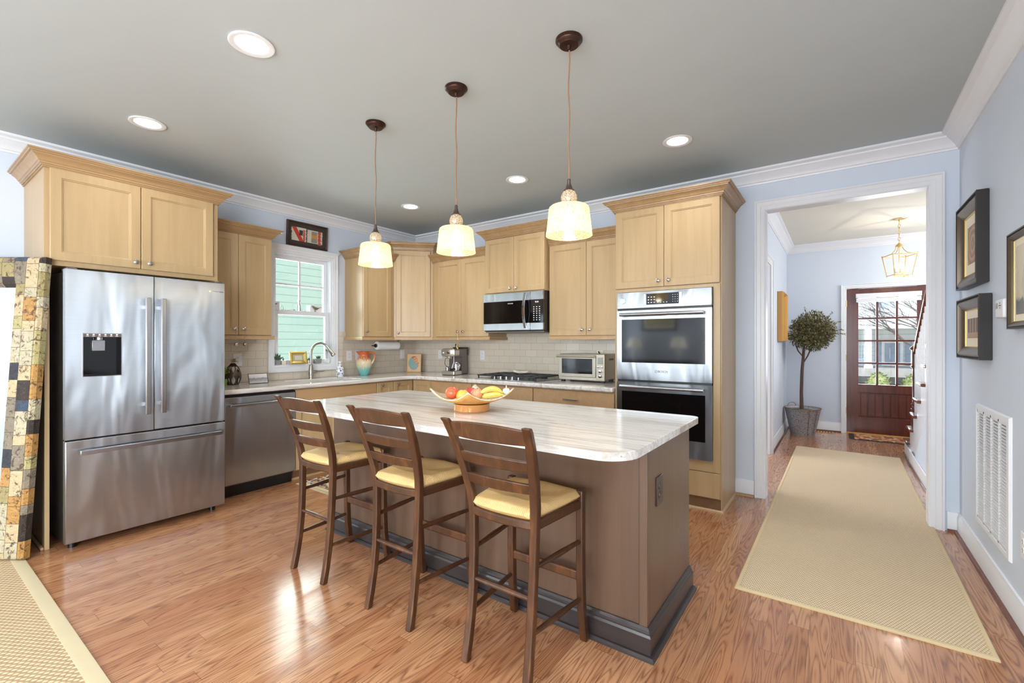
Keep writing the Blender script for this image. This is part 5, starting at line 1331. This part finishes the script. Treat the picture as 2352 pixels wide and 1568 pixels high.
# textile in frame above the window
def weaving(t):
    x = t.xyz(t.n('ShaderNodeTexCoord').outputs['Generated']); u, v = x[0], x[2]
    n = t.noise(t.pos('object', (30, 1, 160)), 1, 2); n2 = t.noise(t.pos('object'), 70, 3)
    jag = t.math('MULTIPLY', t.math('SUBTRACT', n, .5), .10)
    u2 = t.math('ADD', u, jag)
    def rect(a, b, c, d): return t.math('MULTIPLY', t.math('MULTIPLY', t.math('GREATER_THAN', u2, a), t.math('LESS_THAN', u2, b)), t.math('MULTIPLY', t.math('GREATER_THAN', v, c), t.math('LESS_THAN', v, d)))
    c = rgb(62, 56, 52)
    c = t.mix(rect(.08, .46, .17, .82), c, rgb(222, 212, 192))
    diag = t.math('LESS_THAN', t.math('ABSOLUTE', t.math('SUBTRACT', t.math('ADD', u, t.math('MULTIPLY', v, .32)), .40)), .06)
    c = t.mix(t.math('MULTIPLY', diag, rect(.08, .46, .17, .82)), c, rgb(204, 66, 44))
    c = t.mix(rect(.38, .43, .17, .74), c, rgb(190, 84, 70)); c = t.mix(rect(.28, .37, .45, .7), c, rgb(60, 58, 56))
    c = t.mix(rect(.49, .90, .17, .80), c, rgb(216, 208, 192)); c = t.mix(rect(.60, .76, .20, .75), c, rgb(150, 146, 132))
    c = t.mix(rect(.60, .76, .42, .58), c, rgb(216, 150, 70)); c = t.mix(rect(.78, .86, .12, .80), c, rgb(196, 80, 62))
    c = t.mix(t.math('MULTIPLY', n2, .25), c, rgb(40, 36, 34))
    t.col(c); t.set(.8)
M['weaving'] = picmat('woven_fragments', weaving)
o = framed('shadow_box', 'dark framed woven textile fragment hung above the sink window', 'picture', .465, .262, .022, (0.004, -1.588, 2.338), 90, 2.5, 'darkframe', 'photo', th=.035)
for ch in list(o.children):
    if ch.name.startswith('picture'): bpy.data.objects.remove(ch, do_unlink=True)
mesh_obj('textile_panel', G().box(-.215, .215, -.012, -.001, .020, .242), 'weaving', o)
# door knob charms
def charm(lab, x, y, z, n, mat, L=.09):
    q = thing('hanging_charm', lab, 'charm', (x, y, z - L - .03))
    n = Vector(n)
    mesh_obj('cord', G().tube([Vector((x, y, z)) + Vector((0, 0, -L * i / 4)) for i in range(5)], .0014, 6).tube([Vector((x, y, z)) + n * -.004 + Vector((.011 * math.cos(a * PI / 5) * abs(n.y) , .011 * math.cos(a * PI / 5) * abs(n.x), .011 * math.sin(a * PI / 5))) for a in range(10)], .0012, 5, True), mat, q)
    g = G().sphere((x, y, z - L * .55), .006, 10).sphere((x, y, z - L * .75), .005, 10).sphere((x, y, z - L - .012), .017, 12, 1, 8)
    mesh_obj('beads', g, mat, q, smooth=60)
charm('dark bead charm hanging from the left cabinet knob by the refrigerator', .385, -2.473, 1.425, (1, 0, 0), 'chrome', .125)
charm('silver bead charm hanging from the right cabinet knob by the window', .385, -2.396, 1.425, (1, 0, 0), 'nickel', .125)
q = thing('hanging_charm', 'gold crescent ornament hanging from the cabinet knob above the espresso machine', 'charm', (1.12, -.37, 1.22))
mesh_obj('cord', G().tube([(1.105, -.375, 1.43), (1.112, -.375, 1.38), (1.118, -.375, 1.33)], .0014, 6), 'brass', q)
mesh_obj('crescent', G().tube([(1.122 - .018 * math.cos(a) , -.375, 1.262 + .032 * math.sin(a)) for a in [-1.9 + .38 * i for i in range(9)]], [.002, .008, .012, .014, .014, .013, .010, .007, .003], 8), 'brass', q, smooth=60)
mesh_obj('beads', G().sphere((1.116, -.375, 1.325), .008, 8).sphere((1.121, -.375, 1.308), .010, 8).sphere((1.138, -.375, 1.30), .006, 8).cyl((1.13, -.375, 1.30), (1.158, -.375, 1.299), .004), 'brass', q, smooth=60)

# ------------------------------------------------------------ ESPRESSO MACHINE (local, front = -y)
o = thing('espresso_machine', 'grey metal espresso machine with round dial and portafilter', 'espresso machine', (0, 0, 0), None, local=True)
hw = .094
M['champagne'] = plain('brushed_champagne_metal', rgb(196, 188, 176), .28, .9, var=.06)
mesh_obj('drip_tray', G().loft([[(x, y, z) for x, y in rrect(-hw - i, hw + i, -.155 - i, .02, [.02, .0, 0, .02], 4)] for z, i in ((.006, -.006), (.012, 0), (.046, 0), (.050, -.004))]), 'champagne', o)
mesh_obj('foot_pad', G().box(-hw + .01, hw - .01, -.14, .14, 0, .007), 'black', o)
side = [(-.01, .046), (-.01, .05), (.02, .06), (.02, .215), (-.06, .215), (-.06, .316), (.13, .316), (.15, .012), (0, .012)]
mesh_obj('housing', G().prism([(-hw, y, z) for y, z in side], (2 * hw, 0, 0)), 'gunmetal', o, .004)
hp = rrect(-hw - .003, hw + .003, .222, .320, .03, 6)
mesh_obj('head', G().loft([[(x * k, y, (z - .27) * k + .27) for x, z in hp] for y, k in ((-.05, 1), (-.135, 1), (-.148, .97), (-.153, .9))]), 'champagne', o, smooth=50)
mesh_obj('dial', G().lathe([(.022, 0), (.022, .008), (.017, .012), (.015, .020), (.001, .021)], (.012, -.152, .268), (0, -1, 0), 22), 'chrome', o)
mesh_obj('button', G().box(-.072, -.052, -.156, -.150, .262, .276), 'white', o, .002)
mesh_obj('group_head', G().lathe([(.030, 0), (.030, .018), (.026, .026), (.001, .027)], (-.01, -.10, .222), (0, 0, -1), 20), 'champagne', o)
mesh_obj('steam_wand', G().tube([(.062, -.12, .222), (.066, -.125, .16), (.050, -.14, .09), (.048, -.142, .075)], .004, 8), 'chrome', o)
pf = thing('portafilter', 'black-handled portafilter resting on the espresso machine tray', 'portafilter', (0, 0, 0), None, local=True)
mesh_obj('basket', G().lathe([(.026, 0), (.030, .004), (.030, .030), (.033, .032), (.033, .038), (.001, .038)], (-.035, -.10, .052), (0, 0, 1), 20), 'chrome', pf)
mesh_obj('handle', G().tube([(-.008, -.11, .078), (.03, -.13, .076), (.075, -.155, .070)], [.008, .012, .013], 12), 'black', pf)
jg = thing('milk_jug', 'small steel milk jug standing on the espresso machine tray', 'milk jug', (0, 0, 0), None, local=True)
mesh_obj('body', G().lathe([(.028, 0), (.036, .008), (.035, .05), (.030, .09), (.032, .10), (.029, .10), (.028, .09)], (.055, -.055, .051), (0, 0, 1), 22), 'chrome', jg)
mesh_obj('handle', G().tube([(.086, -.055, .14), (.105, -.055, .13), (.105, -.055, .09), (.088, -.055, .075)], .004, 8), 'chrome', jg)
mesh_obj('water_tank', G().box(-hw + .01, hw - .01, .10, .15, .04, .325), 'blackglass', o, .006)
mesh_obj('top_lid', G().box(-.01, hw + .002, -.03, .155, .318, .332).box(hw - .03, hw + .004, .13, .165, .24, .332), 'black', o, .006)
mesh_obj('tamper', G().cyl((.015, .02, .332), (.015, .02, .372), .014, .019), 'black', o)
mesh_obj('power_cord', G().tube([(-.12, .235, .22), (-.15, .17, .215), (-.165, .05, .19), (-.13, -.02, .13), (-.085, -.05, .10), (-.06, -.03, .09)], .0035, 6).box(-.13, -.10, .225, .245, .21, .232), 'black', o)
for q in (o, pf, jg):
    q.location = (.935, -.232, CT); q.rotation_euler = (0, 0, math.radians(11))

# ------------------------------------------------------------ TOASTER OVEN
tx0, tx1, txd, tf, tb = 2.425, 2.925, 2.832, -.30, -.045
o = thing('toaster_oven', 'brushed steel countertop toaster oven with glass door beside the oven tower', 'toaster oven', (2.67, -.2, CT))
M['steelwarm'] = plain('warm_brushed_steel', rgb(184, 176, 160), .36, .95, var=.05)
g = G().box(tx0, tx1, tf + .012, tb, .942, 1.192); mesh_obj('housing', g, 'steelwarm', o, .008, seg=3)
mesh_obj('base_trim', G().box(tx0 - .002, tx1, tf, tf + .012, .936, .966), 'steelwarm', o, .002)
d = mesh_obj('door', G().box(tx0, 2.462, tf - .008, tf + .012, .968, 1.178).box(2.800, txd, tf - .008, tf + .012, .968, 1.178).box(2.462, 2.80, tf - .008, tf + .012, .968, .998).box(2.462, 2.80, tf - .008, tf + .012, 1.145, 1.178), 'steelwarm', o, .002)
mesh_obj('door_glass', G().box(2.462, 2.80, tf - .004, tf, .998, 1.145), 'blackglass', d)
mesh_obj('handle', G().cyl((tx0 - .005, tf - .038, 1.170), (txd + .0, tf - .038, 1.170), .011, seg=16).box(tx0 - .002, tx0 + .02, tf - .038, tf - .006, 1.158, 1.176).box(txd - .02, txd + .002, tf - .038, tf - .006, 1.158, 1.176), 'steelwarm', d, .002)
cp = mesh_obj('control_panel', G().box(txd + .003, tx1, tf - .006, tf + .012, .944, 1.190), 'steelwarm', o, .003)
mesh_obj('lcd', G().box(txd + .022, tx1 - .016, tf - .008, tf - .006, 1.095, 1.160), 'screen', cp)
for x, z, r in ((txd + .028, 1.070, .009), (tx1 - .022, 1.070, .009), ((txd + tx1) / 2 + .002, 1.030, .017), ((txd + tx1) / 2 + .002, .980, .017)):
    mesh_obj('knob', G().lathe([(r, 0), (r, .010), (r * .85, .014), (.001, .0145)], (x, tf - .006, z), (0, -1, 0), 20), 'chrome', cp)
for x in (tx0 + .035, tx1 - .035):
    for y in (tf + .03, tb - .03): mesh_obj('foot', G().box(x - .02, x + .02, y - .015, y + .015, CT, .942), 'black', o, .003)
g = G()
for k in range(8): g.box(tx1 - .001, tx1 + .001, -.20 + k * .014, -.193 + k * .014, 1.130, 1.150)
mesh_obj('side_vents', g, 'black', o)
mesh_obj('plug_cord', G().tube([(2.745, -.02, 1.185), (2.745, -.05, 1.212), (2.76, -.06, 1.19), (2.78, -.035, 1.15)], .006, 8), 'black', o)

# ------------------------------------------------------------ RIGHT WALL
def artmat(nm, a, b, c):
    def f(t):
        x = t.xyz(t.n('ShaderNodeTexCoord').outputs['Generated'])
        dx = t.math('SUBTRACT', x[0], .5); dz = t.math('SUBTRACT', x[2], .5)
        r = t.math('SQRT', t.math('ADD', t.math('MULTIPLY', dx, dx), t.math('MULTIPLY', dz, dz)))
        s = t.math('FRACT', t.math('ADD', t.math('MULTIPLY', r, 5), t.math('MULTIPLY', t.noise(t.pos('object'), 14, 3), .8)))
        t.col(t.ramp(s, [(0, a), (.45, b), (.8, c)])); t.set(.4)
    return picmat(nm, f)
M['ochreart'] = artmat('ochre_abstract_print', rgb(120, 90, 62), rgb(186, 150, 98), rgb(150, 116, 84))
M['landart'] = artmat('pale_landscape_print', rgb(206, 190, 140), rgb(228, 222, 196), rgb(180, 166, 110))
def bottleart(t):
    x = t.xyz(t.n('ShaderNodeTexCoord').outputs['Generated'])
    s = t.math('FRACT', t.math('MULTIPLY', x[0], 5)); b = t.math('LESS_THAN', t.math('ABSOLUTE', t.math('SUBTRACT', s, .5)), .33)
    k = t.math('GREATER_THAN', x[2], .28)
    t.col(t.mix(t.math('MULTIPLY', b, k), rgb(176, 140, 104), rgb(88, 74, 66))); t.set(.4)
M['bottleart'] = picmat('dark_bottles_print', bottleart)
framed('picture_frame', 'tall bronze-framed abstract print in the corner, upper of the pair', 'picture', .535, .512, .080, (W - .003, -.497, 1.643), -90, 0, 'frame_bronze', 'ochreart', .062, th=.05)
framed('picture_frame', 'bronze-framed print of dark bottles, lower of the corner pair', 'picture', .58, .363, .072, (W - .003, -.535, 1.210), -90, 0, 'frame_bronze', 'bottleart', .05, th=.05)
def seascape(t):
    x = t.xyz(t.n('ShaderNodeTexCoord').outputs['Generated']); n = t.noise(t.pos('object'), 40, 4)
    h = t.math('ADD', x[2], t.math('MULTIPLY', t.math('SUBTRACT', n, .5), .12))
    dx = t.math('SUBTRACT', x[0], .3)
    sail = t.math('LESS_THAN', t.math('ADD', t.math('ABSOLUTE', dx), t.math('MULTIPLY', t.math('ABSOLUTE', t.math('SUBTRACT', x[2], .42)), .3)), .12)
    t.col(t.mix(sail, t.ramp(h, [(.0, rgb(120, 118, 108)), (.2, rgb(90, 90, 84)), (.25, rgb(206, 190, 156)), (.9, rgb(214, 198, 164))]), rgb(190, 178, 148))); t.set(.3)
M['seascape'] = picmat('sepia_ship_print', seascape)
framed('picture_frame', 'dark-framed sepia ship print at the right edge of the photo', 'picture', .56, .44, .034, (W - .003, -1.493, 1.370), -90, 0, 'frame_bronze', 'seascape', .03, th=.026)
o = thing('thermostat', 'white wall thermostat with small buttons between the pictures', 'thermostat', (W, -1.087, 1.425))
mesh_obj('housing', G().box(W - .03, W, -1.155, -1.022, 1.427, 1.520), 'white', o, .008, seg=3)
mesh_obj('screen', G().box(W - .0315, W - .03, -1.072, -1.04, 1.475, 1.502), 'screen', o)
g = G()
for dy, dz in ((0, 0), (0, .012), (0, -.012), (.014, 0), (-.014, 0)): g.box(W - .032, W - .03, -1.108 + dy - .004, -1.108 + dy + .004, 1.488 + dz - .003, 1.488 + dz + .003)
mesh_obj('buttons', g, 'gunmetal', o)
o = thing('return_air_grille', 'tall white louvred return air grille on the right wall', 'air grille', (W, -.84, .25))
ay0, ay1, az0, az1 = -1.165, -.515, .248, .945
mesh_obj('frame', G().sweep([(ay1, az0), (ay1, az1), (ay0, az1), (ay0, az0)], [(0, 0), (0, .004), (-.006, .012), (-.030, .014), (-.034, .006), (-.034, 0)], lambda a, b, c_: (W - c_, a, b), closed=True), 'white', o, smooth=20)
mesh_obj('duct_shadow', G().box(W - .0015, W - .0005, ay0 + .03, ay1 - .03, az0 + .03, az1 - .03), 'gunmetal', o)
cw_ = (ay1 - ay0 - .068) / 4
g = G()
for k in range(4):
    y0 = ay0 + .034 + k * cw_ + .006; y1 = y0 + cw_ - .014
    for i in range(38):
        z = az0 + .046 + i * .0163
        g.loft([[(W - .0125, y, z), (W - .0125, y, z + .002), (W - .003, y, z + .007), (W - .003, y, z + .005)] for y in (y0, y1)])
mesh_obj('louvres', g, 'white', o)
g = G()
for k in range(5): yy = ay0 + .034 + k * cw_; g.box(W - .012, W - .001, yy - .008, yy + .006, az0 + .03, az1 - .03)
g.box(W - .012, W - .001, ay0 + .03, ay1 - .03, az0 + .03, az0 + .042).box(W - .012, W - .001, ay0 + .03, ay1 - .03, az1 - .044, az1 - .03)
mesh_obj('mullions', g, 'white', o)

# ------------------------------------------------------------ RUGS
def rug(name, lab, x0, x1, y0, y1, b, mat, bmat, th=.009, sides='all'):
    o = thing(name, lab, 'rug', ((x0 + x1) / 2, (y0 + y1) / 2, .0005))
    mesh_obj('field', G().box(x0 + b, x1 - b, y0 + b, y1 - b, .0005, th), mat, o)
    mesh_obj('binding', G().sweep([(x0, y0), (x0, y1), (x1, y1), (x1, y0)], [(0, .0005), (0, th * .8), (b * .2, th + .001), (b, th + .0015), (b, .0005)], None, closed=True), bmat, o, smooth=40)
    return o
rn = rug('hallway_runner', 'long beige sisal runner leading through the opening to the front door', 0, 1, 0, 1, .022, 'sisal', 'binding_tan') if 0 else None
o = thing('hallway_runner', 'long beige sisal runner leading through the opening to the front door', 'rug', (4.78, .35, .0005))
cr = [(4.280, -1.680), (4.302, 2.390), (5.292, 2.345), (5.266, -1.668)]
mesh_obj('field', G().poly([(4.30, -1.66), (4.322, 2.37), (5.272, 2.325), (5.246, -1.648)], .0005, .010), 'sisal', o)
mesh_obj('binding', G().sweep(cr, [(0, .0005), (0, .008), (.006, .012), (.020, .012), (.022, .0005)], None, closed=True), 'binding_tan', o, smooth=40)
rug('area_rug', 'chunky woven sisal rug with pale cotton border at the lower left', .30, 3.3, -6.6, -3.810, .056, 'sisal_big', 'binding')
o = thing('patterned_rug', 'small navy and cream patterned rug in front of the sink', 'rug', (1.08, -1.5, .0005))
mesh_obj('pile', G().box(.66, 1.50, -2.01, -1.0, .0005, .008), 'oriental', o)
mesh_obj('border', G().box(.655, 1.505, -2.03, -2.01, .0005, .008), 'binding_tan', o); 
g = G()
for k in range(85): x = .656 + k * .01; g.box(x, x + .006, -2.075, -2.03, .0005, .004)
mesh_obj('fringe', g, 'binding', o)
o = thing('door_mat', 'narrow tapestry mat with black border inside the front door', 'door mat', (5.27, 3.55, .0005))
mesh_obj('mat_border', G().box(4.85, 5.72, 3.30, 3.77, .0005, .008), 'black', o); mesh_obj('mat_field', G().box(4.91, 5.70, 3.34, 3.74, .006, .012), 'doormat', o)
o = thing('floor_register', 'brown metal floor vent beside the potted tree', 'floor vent', (4.55, 3.70, 0))
mesh_obj('plate', G().box(4.41, 4.68, 3.63, 3.76, .0002, .006), 'yellowwood', o, .002)
g = G()
for k in range(7): g.box(4.435 + k * .034, 4.453 + k * .034, 3.655, 3.735, .006, .0068)
mesh_obj('slots', g, 'darkvoid', o)

# ------------------------------------------------------------ MIRROR
def patchmat():
    t = NT('embossed_tin_patchwork')
    x = t.xyz(t.n('ShaderNodeTexCoord').outputs['Object'])
    def wn_(a, b_, d):
        w = t.n('ShaderNodeTexWhiteNoise', noise_dimensions='3D'); t.l(t.comb(a, b_, d), w.inputs['Vector']); return w.outputs[0]
    u = t.math('DIVIDE', t.math('ADD', x[0], 2.0), .076); col_ = t.math('FLOOR', u)
    zz = t.math('DIVIDE', t.math('ADD', x[2], wn_(col_, 3.0, 1.0)), .21); row = t.math('FLOOR', zz)
    cut = wn_(col_, row, 5.0); cut = t.math('ADD', t.math('MULTIPLY', cut, .5), .25)
    half = t.math('GREATER_THAN', t.math('FRACT', zz), cut)
    idn = wn_(col_, row, half)
    fx = t.math('FRACT', u); fz = t.math('FRACT', zz)
    ex = t.math('MINIMUM', fx, t.math('SUBTRACT', 1, fx)); ez = t.math('MINIMUM', t.math('MINIMUM', fz, t.math('SUBTRACT', 1, fz)), t.math('ABSOLUTE', t.math('SUBTRACT', fz, cut)))
    edge = t.math('MAXIMUM', t.math('LESS_THAN', ex, .014), t.math('LESS_THAN', ez, .006))
    c = t.ramp(idn, [(0, rgb(178, 166, 112)), (.16, rgb(198, 176, 136)), (.32, rgb(58, 76, 94)), (.40, rgb(138, 126, 106)), (.52, rgb(184, 138, 76)), (.60, rgb(52, 42, 35)), (.68, rgb(190, 178, 148)), (.84, rgb(162, 146, 98)), (.94, rgb(46, 50, 58))], 'CONSTANT')
    n = t.noise(t.pos('object', (1, 1, 1)), 26, 6, .7, 1.2)
    w = t.ramp(n, [(.54, (0, 0, 0, 1)), (.60, (1, 1, 1, 1))])
    c = t.mix(t.math('MULTIPLY', w, .85), c, rgb(72, 46, 30)); c = t.mix(edge, c, rgb(58, 42, 32))
    t.col(c); t.bump(t.noise(t.pos('object'), 30, 5, .65, 1.8), .9, .012); t.set(.45, .15); return t.m
M['patch'] = patchmat()
o = thing('floor_mirror', 'tall leaning mirror in a patchwork painted tin frame', 'mirror', (0, 0, 0), None, local=True)
MW, MH, MF = .95, 1.83, .19
P = [(0, 0), (0, .035), (.012, .050), (.03, .054), (.10, .054), (MF - .02, .040), (MF, .020), (MF, 0)]
mesh_obj('frame', G().sweep([(-MW, 0), (-MW, MH), (0, MH), (0, 0)], P, lambda a, b, c_: (a, -c_, b), closed=True), 'patch', o, smooth=25)
mesh_obj('mirror_glass', G().box(-MW + MF - .01, -MF + .01, -.018, -.012, MF - .01, MH - MF + .01), 'mirror', o)
mesh_obj('backing', G().box(-MW + .01, -.01, -.010, .0, .01, MH - .01), 'frame_black', o)
o.location = (.765, -3.792, .011); o.rotation_euler = (math.radians(-4.2), 0, math.radians(35.6))
# a plant standing where the mirror looks
px_, py_ = .66, -5.9
o = thing('potted_plant', 'broad-leaved potted plant by the left wall behind the camera', 'potted plant', (px_, py_, 0))
mesh_obj('pot', G().lathe([(.14, 0), (.19, .32), (.17, .32), (.165, .28), (.001, .27)], (px_, py_, 0), seg=28), 'concrete', o)
g = G(); rs = random.Random(4)
for k in range(13):
    a = k * 2.4; top = Vector((px_ + .26 * math.cos(a), py_ + .26 * math.sin(a), .85 + rs.uniform(-.1, .85)))
    g.tube([Vector((px_, py_, .28)), Vector((px_, py_, .28)).lerp(top, .6) + Vector((0, 0, .08)), top], .008, 6)
    d = Vector((math.cos(a), math.sin(a), -.2)).normalized(); sv = d.cross(Vector((0, 0, 1))).normalized()
    R_ = [[top + d * (.26 * u) - sv * w, top + d * (.26 * u) + Vector((0, 0, .02)), top + d * (.26 * u) + sv * w] for u, w in ((0, .01), (.15, .08), (.4, .12), (.7, .08), (1, .005))]
    g.loft(R_, cap=False, close=False)
mesh_obj('leaves', g, 'leafgreen', o, smooth=60)
o.location.z = .011

# sideboard with two table lamps on the rear wall: what the oven doors reflect
o = thing('sideboard', 'dark wooden sideboard against the rear wall behind the camera', 'sideboard', (1.0, -8.35, 0))
mesh_obj('body', G().box(.1, 1.95, -8.58, -8.14, .12, .82), 'darkframe', o, .004)
mesh_obj('top', G().box(.06, 1.99, -8.59, -8.10, .82, .85), 'darkframe', o, .004)
for i in range(3): knob(mesh_obj('door', G().door((.14 + i * .6, -8.14, .16), XU, Vector((0, 1, 0)), .57, .62), 'darkframe', o), (.64 + i * .6, -8.12, .5), (0, 1, 0))
for x in (.15, 1.9):
    for y in (-8.54, -8.18): mesh_obj('leg', G().box(x - .03, x + .03, y - .03, y + .03, 0, .12), 'darkframe', o)
M['lampshade'] = plain('cream_lamp_shade', rgb(236, 228, 210), .8, emis=(1, .93, .8, 1), es=1.4)
for x, lab in ((.45, 'left table lamp on the sideboard behind the camera'), (1.55, 'right table lamp on the sideboard behind the camera')):
    o = thing('table_lamp', lab, 'table lamp', (x, -8.35, .85), 'sideboard lamps')
    mesh_obj('base', G().lathe([(.07, 0), (.07, .02), (.03, .04), (.06, .14), (.065, .2), (.02, .28), (.012, .4)], (x, -8.35, .85)), 'paper', o)
    mesh_obj('lamp_shade', G().loft([[(x + r * math.cos(a * PI / 12), -8.35 + r * math.sin(a * PI / 12), z) for a in range(24)] for r, z in ((.19, 1.18), (.12, 1.42))], cap=False), 'lampshade', o)
framed('picture_frame', 'framed print above the sideboard behind the camera', 'picture', .9, .6, .05, (1.0, YR + .004, 1.6), 180, 0, 'frame_black', 'landart', .08, th=.03)

# ------------------------------------------------------------ HALL THINGS
tx, ty = 4.318, 3.33
o = thing('olive_tree', 'ball-shaped potted olive tree with slim trunk in a hammered bucket', 'potted tree', (tx, ty, 0))
b = mesh_obj('bucket', G().lathe([(.146, 0), (.149, .01), (.219, .372), (.226, .379), (.218, .379), (.210, .36), (.001, .345)], (tx, ty, 0), seg=40), 'galv', o)
mesh_obj('rim', G().tube([(tx + .223 * math.cos(a * PI / 16), ty + .223 * math.sin(a * PI / 16), .377) for a in range(32)], .006, 8, True), 'rust', b)
for an in (-64, -35):
    a = math.radians(an); mesh_obj('strap', G().rod((tx + .151 * math.cos(a), ty + .151 * math.sin(a), .01), (tx + .222 * math.cos(a), ty + .222 * math.sin(a), .372), .012, .004), 'rust', b)
for an in (-50, 130):
    a = math.radians(an); c = Vector((tx + .219 * math.cos(a), ty + .219 * math.sin(a), .375)); s = Vector((-math.sin(a), math.cos(a), 0))
    mesh_obj('handle', G().tube([c + s * (.065 * math.cos(k * PI / 8)) + Vector((0, 0, (.055 if an > 0 else -.02) * math.sin(k * PI / 8))) for k in range(9)], .004, 6), 'rust', b)
mesh_obj('soil', G().lathe([(.207, .35), (.1, .356), (.001, .36)], (tx, ty, 0), seg=24), 'bark', o)
mesh_obj('trunk', G().tube([(tx - .01, ty, .35), (tx - .014, ty, .6), (tx - .006, ty + .005, .9), (tx + .012, ty, 1.15), (tx + .02, ty, 1.3)], [.026, .022, .021, .018, .012], 10).tube([(tx + .012, ty, 1.02), (tx + .06, ty - .01, 1.11), (tx + .10, ty, 1.22)], .009, 8).tube([(tx + .008, ty, 1.1), (tx - .05, ty - .02, 1.18), (tx - .08, ty, 1.26)], .008, 8), 'bark', o, smooth=60)
def olivemat():
    t = NT('olive_leaf'); wn_ = t.n('ShaderNodeObjectInfo'); n = t.noise(t.pos('object'), 30, 2)
    t.col(t.ramp(n, [(.3, rgb(48, 48, 32)), (.5, rgb(104, 100, 62)), (.7, rgb(168, 158, 114))])); t.set(.5); return t.m
M['olive'] = olivemat()
g = G(); rs = random.Random(11); cc = Vector((tx + .112, ty - .01, 1.44))
for k in range(5600):
    d = Vector((rs.gauss(0, 1), rs.gauss(0, 1), rs.gauss(0, 1))).normalized(); r = rs.uniform(.05, 1) ** .5
    r *= 1 + .10 * math.sin(5 * d.x + 3 * d.z + 1) * math.cos(4 * d.y - 2 * d.z)
    c = cc + Vector((d.x * .27, d.y * .27, d.z * .28 if d.z > 0 else d.z * .23)) * r
    l = (d + Vector((rs.gauss(0, .7), rs.gauss(0, .7), rs.gauss(0, .7)))).normalized() * rs.uniform(.032, .056); s = l.cross(Vector((rs.gauss(0, 1), rs.gauss(0, 1), rs.gauss(0, 1)))).normalized() * .0072
    v = [g.b.verts.new(p) for p in (c, c + l * .5 + s, c + l, c + l * .5 - s)]; g.b.faces.new(v)
for (ax, az, L) in ((.9, -.05, .38), (.98, .1, .35), (-.25, 1, .37), (.6, .7, .36), (.85, .4, .35), (-.4, -.9, .27)):
    d = Vector((ax, 0, az)).normalized(); p0 = cc + d * .12; p1 = cc + d * L
    g.tube([p0, p0.lerp(p1, .5), p1], .002, 5)
    for k in range(16):
        c = p0.lerp(p1, .45 + .55 * k / 16); l = (d + Vector((rs.gauss(0, .6), rs.gauss(0, .6), rs.gauss(0, .6)))).normalized() * .034; s = l.cross(Vector((rs.gauss(0, 1), 1, rs.gauss(0, 1)))).normalized() * .005
        v = [g.b.verts.new(p) for p in (c, c + l * .5 + s, c + l, c + l * .5 - s)]; g.b.faces.new(v)
mesh_obj('foliage', g, 'olive', o, smooth=0)
framed('picture_frame', 'blond wood framed picture on the hall wall behind the potted tree', 'picture', .58, .65, .03, (4.088, 2.78, 1.320), 90, 0, 'yellowwood', 'landart', .05, th=.072)

# hall lantern
lx, ly = 5.318, 2.724
o = thing('lantern_pendant', 'antique brass open lantern hanging on a chain in the hall', 'lantern', (lx, ly, HZ))
mesh_obj('canopy', G().lathe([(.062, 0), (.060, -.006), (.035, -.014), (.010, -.018), (.007, -.03), (.001, -.031)], (lx, ly, HZ), seg=28), 'brass', o)
zt = HZ - .03
for i in range(7):
    z = zt - .018 - i * .038; v = i % 2
    pts = [(lx + (.011 * math.cos(a * PI / 6) if v else 0), ly + (0 if v else .011 * math.cos(a * PI / 6)), z + .024 * math.sin(a * PI / 6)) for a in range(12)]
    mesh_obj('chain_link', G().tube(pts, .0032, 6, True), 'brass', o)
th_ = math.radians(20)
def LP(a, b, z): return Vector((lx + a * math.cos(th_) - b * math.sin(th_), ly + a * math.sin(th_) + b * math.cos(th_), z))
mesh_obj('crown_cap', G().lathe([(.008, 2.485), (.014, 2.475), (.034, 2.452), (.040, 2.440), (.038, 2.436), (.001, 2.437)], (lx, ly, 0), seg=24), 'brass', o)
T, Bm, zt2, zb2 = .122, .085, 2.335, 2.10
g = G()
for k, (sx, sy) in enumerate(((-1, -1), (1, -1), (1, 1), (-1, 1))):
    nx, ny = ((-1, -1), (1, -1), (1, 1), (-1, 1))[(k + 1) % 4]
    g.rod(LP(sx * T, sy * T, zt2 + .018), LP(sx * Bm, sy * Bm, zb2 - .014), .009, .009)
    g.rod(LP(sx * T, sy * T, zt2), LP(nx * T, ny * T, zt2), .009, .009)
    g.rod(LP(sx * Bm, sy * Bm, zb2), LP(nx * Bm, ny * Bm, zb2), .009, .009)
    g.tube([LP(sx * .02, sy * .02, 2.438), LP(sx * .03, sy * .03, 2.400), LP(sx * .055, sy * .055, 2.360), LP(sx * .09, sy * .09, 2.342), LP(sx * T, sy * T, zt2)], .0045, 6)
mesh_obj('cage', g, 'brass', o)
mesh_obj('stem', G().cyl((lx, ly, 2.44), (lx, ly, 2.13), .004).lathe([(.045, 2.128), (.045, 2.134), (.001, 2.135)], (lx, ly, 0)).rod(LP(-Bm, 0, zb2), LP(Bm, 0, zb2), .006, .006), 'brass', o)
for k in range(4):
    a = k * PI / 2 + .3; cx, cy = lx + .036 * math.cos(a), ly + .036 * math.sin(a)
    cn = mesh_obj('candle_sleeve', G().cyl((cx, cy, 2.134), (cx, cy, 2.185), .009), 'mat_board', o)
    mesh_obj('bulb', G().lathe([(.007, 2.185), (.013, 2.205), (.011, 2.225), (.003, 2.245), (.0005, 2.25)], (cx, cy, 0), seg=12), 'bulb', cn)
d = bpy.data.lights.new('lantern_glow', 'POINT'); d.energy = 11; d.shadow_soft_size = .008; d.color = (1, .9, .74)
q = bpy.data.objects.new('lantern_glow', d); COL.objects.link(q); q.location = (0, 0, 2.215 - HZ); q.parent = o

for o in bpy.data.objects:
    if '_o' in o: del o['_o']
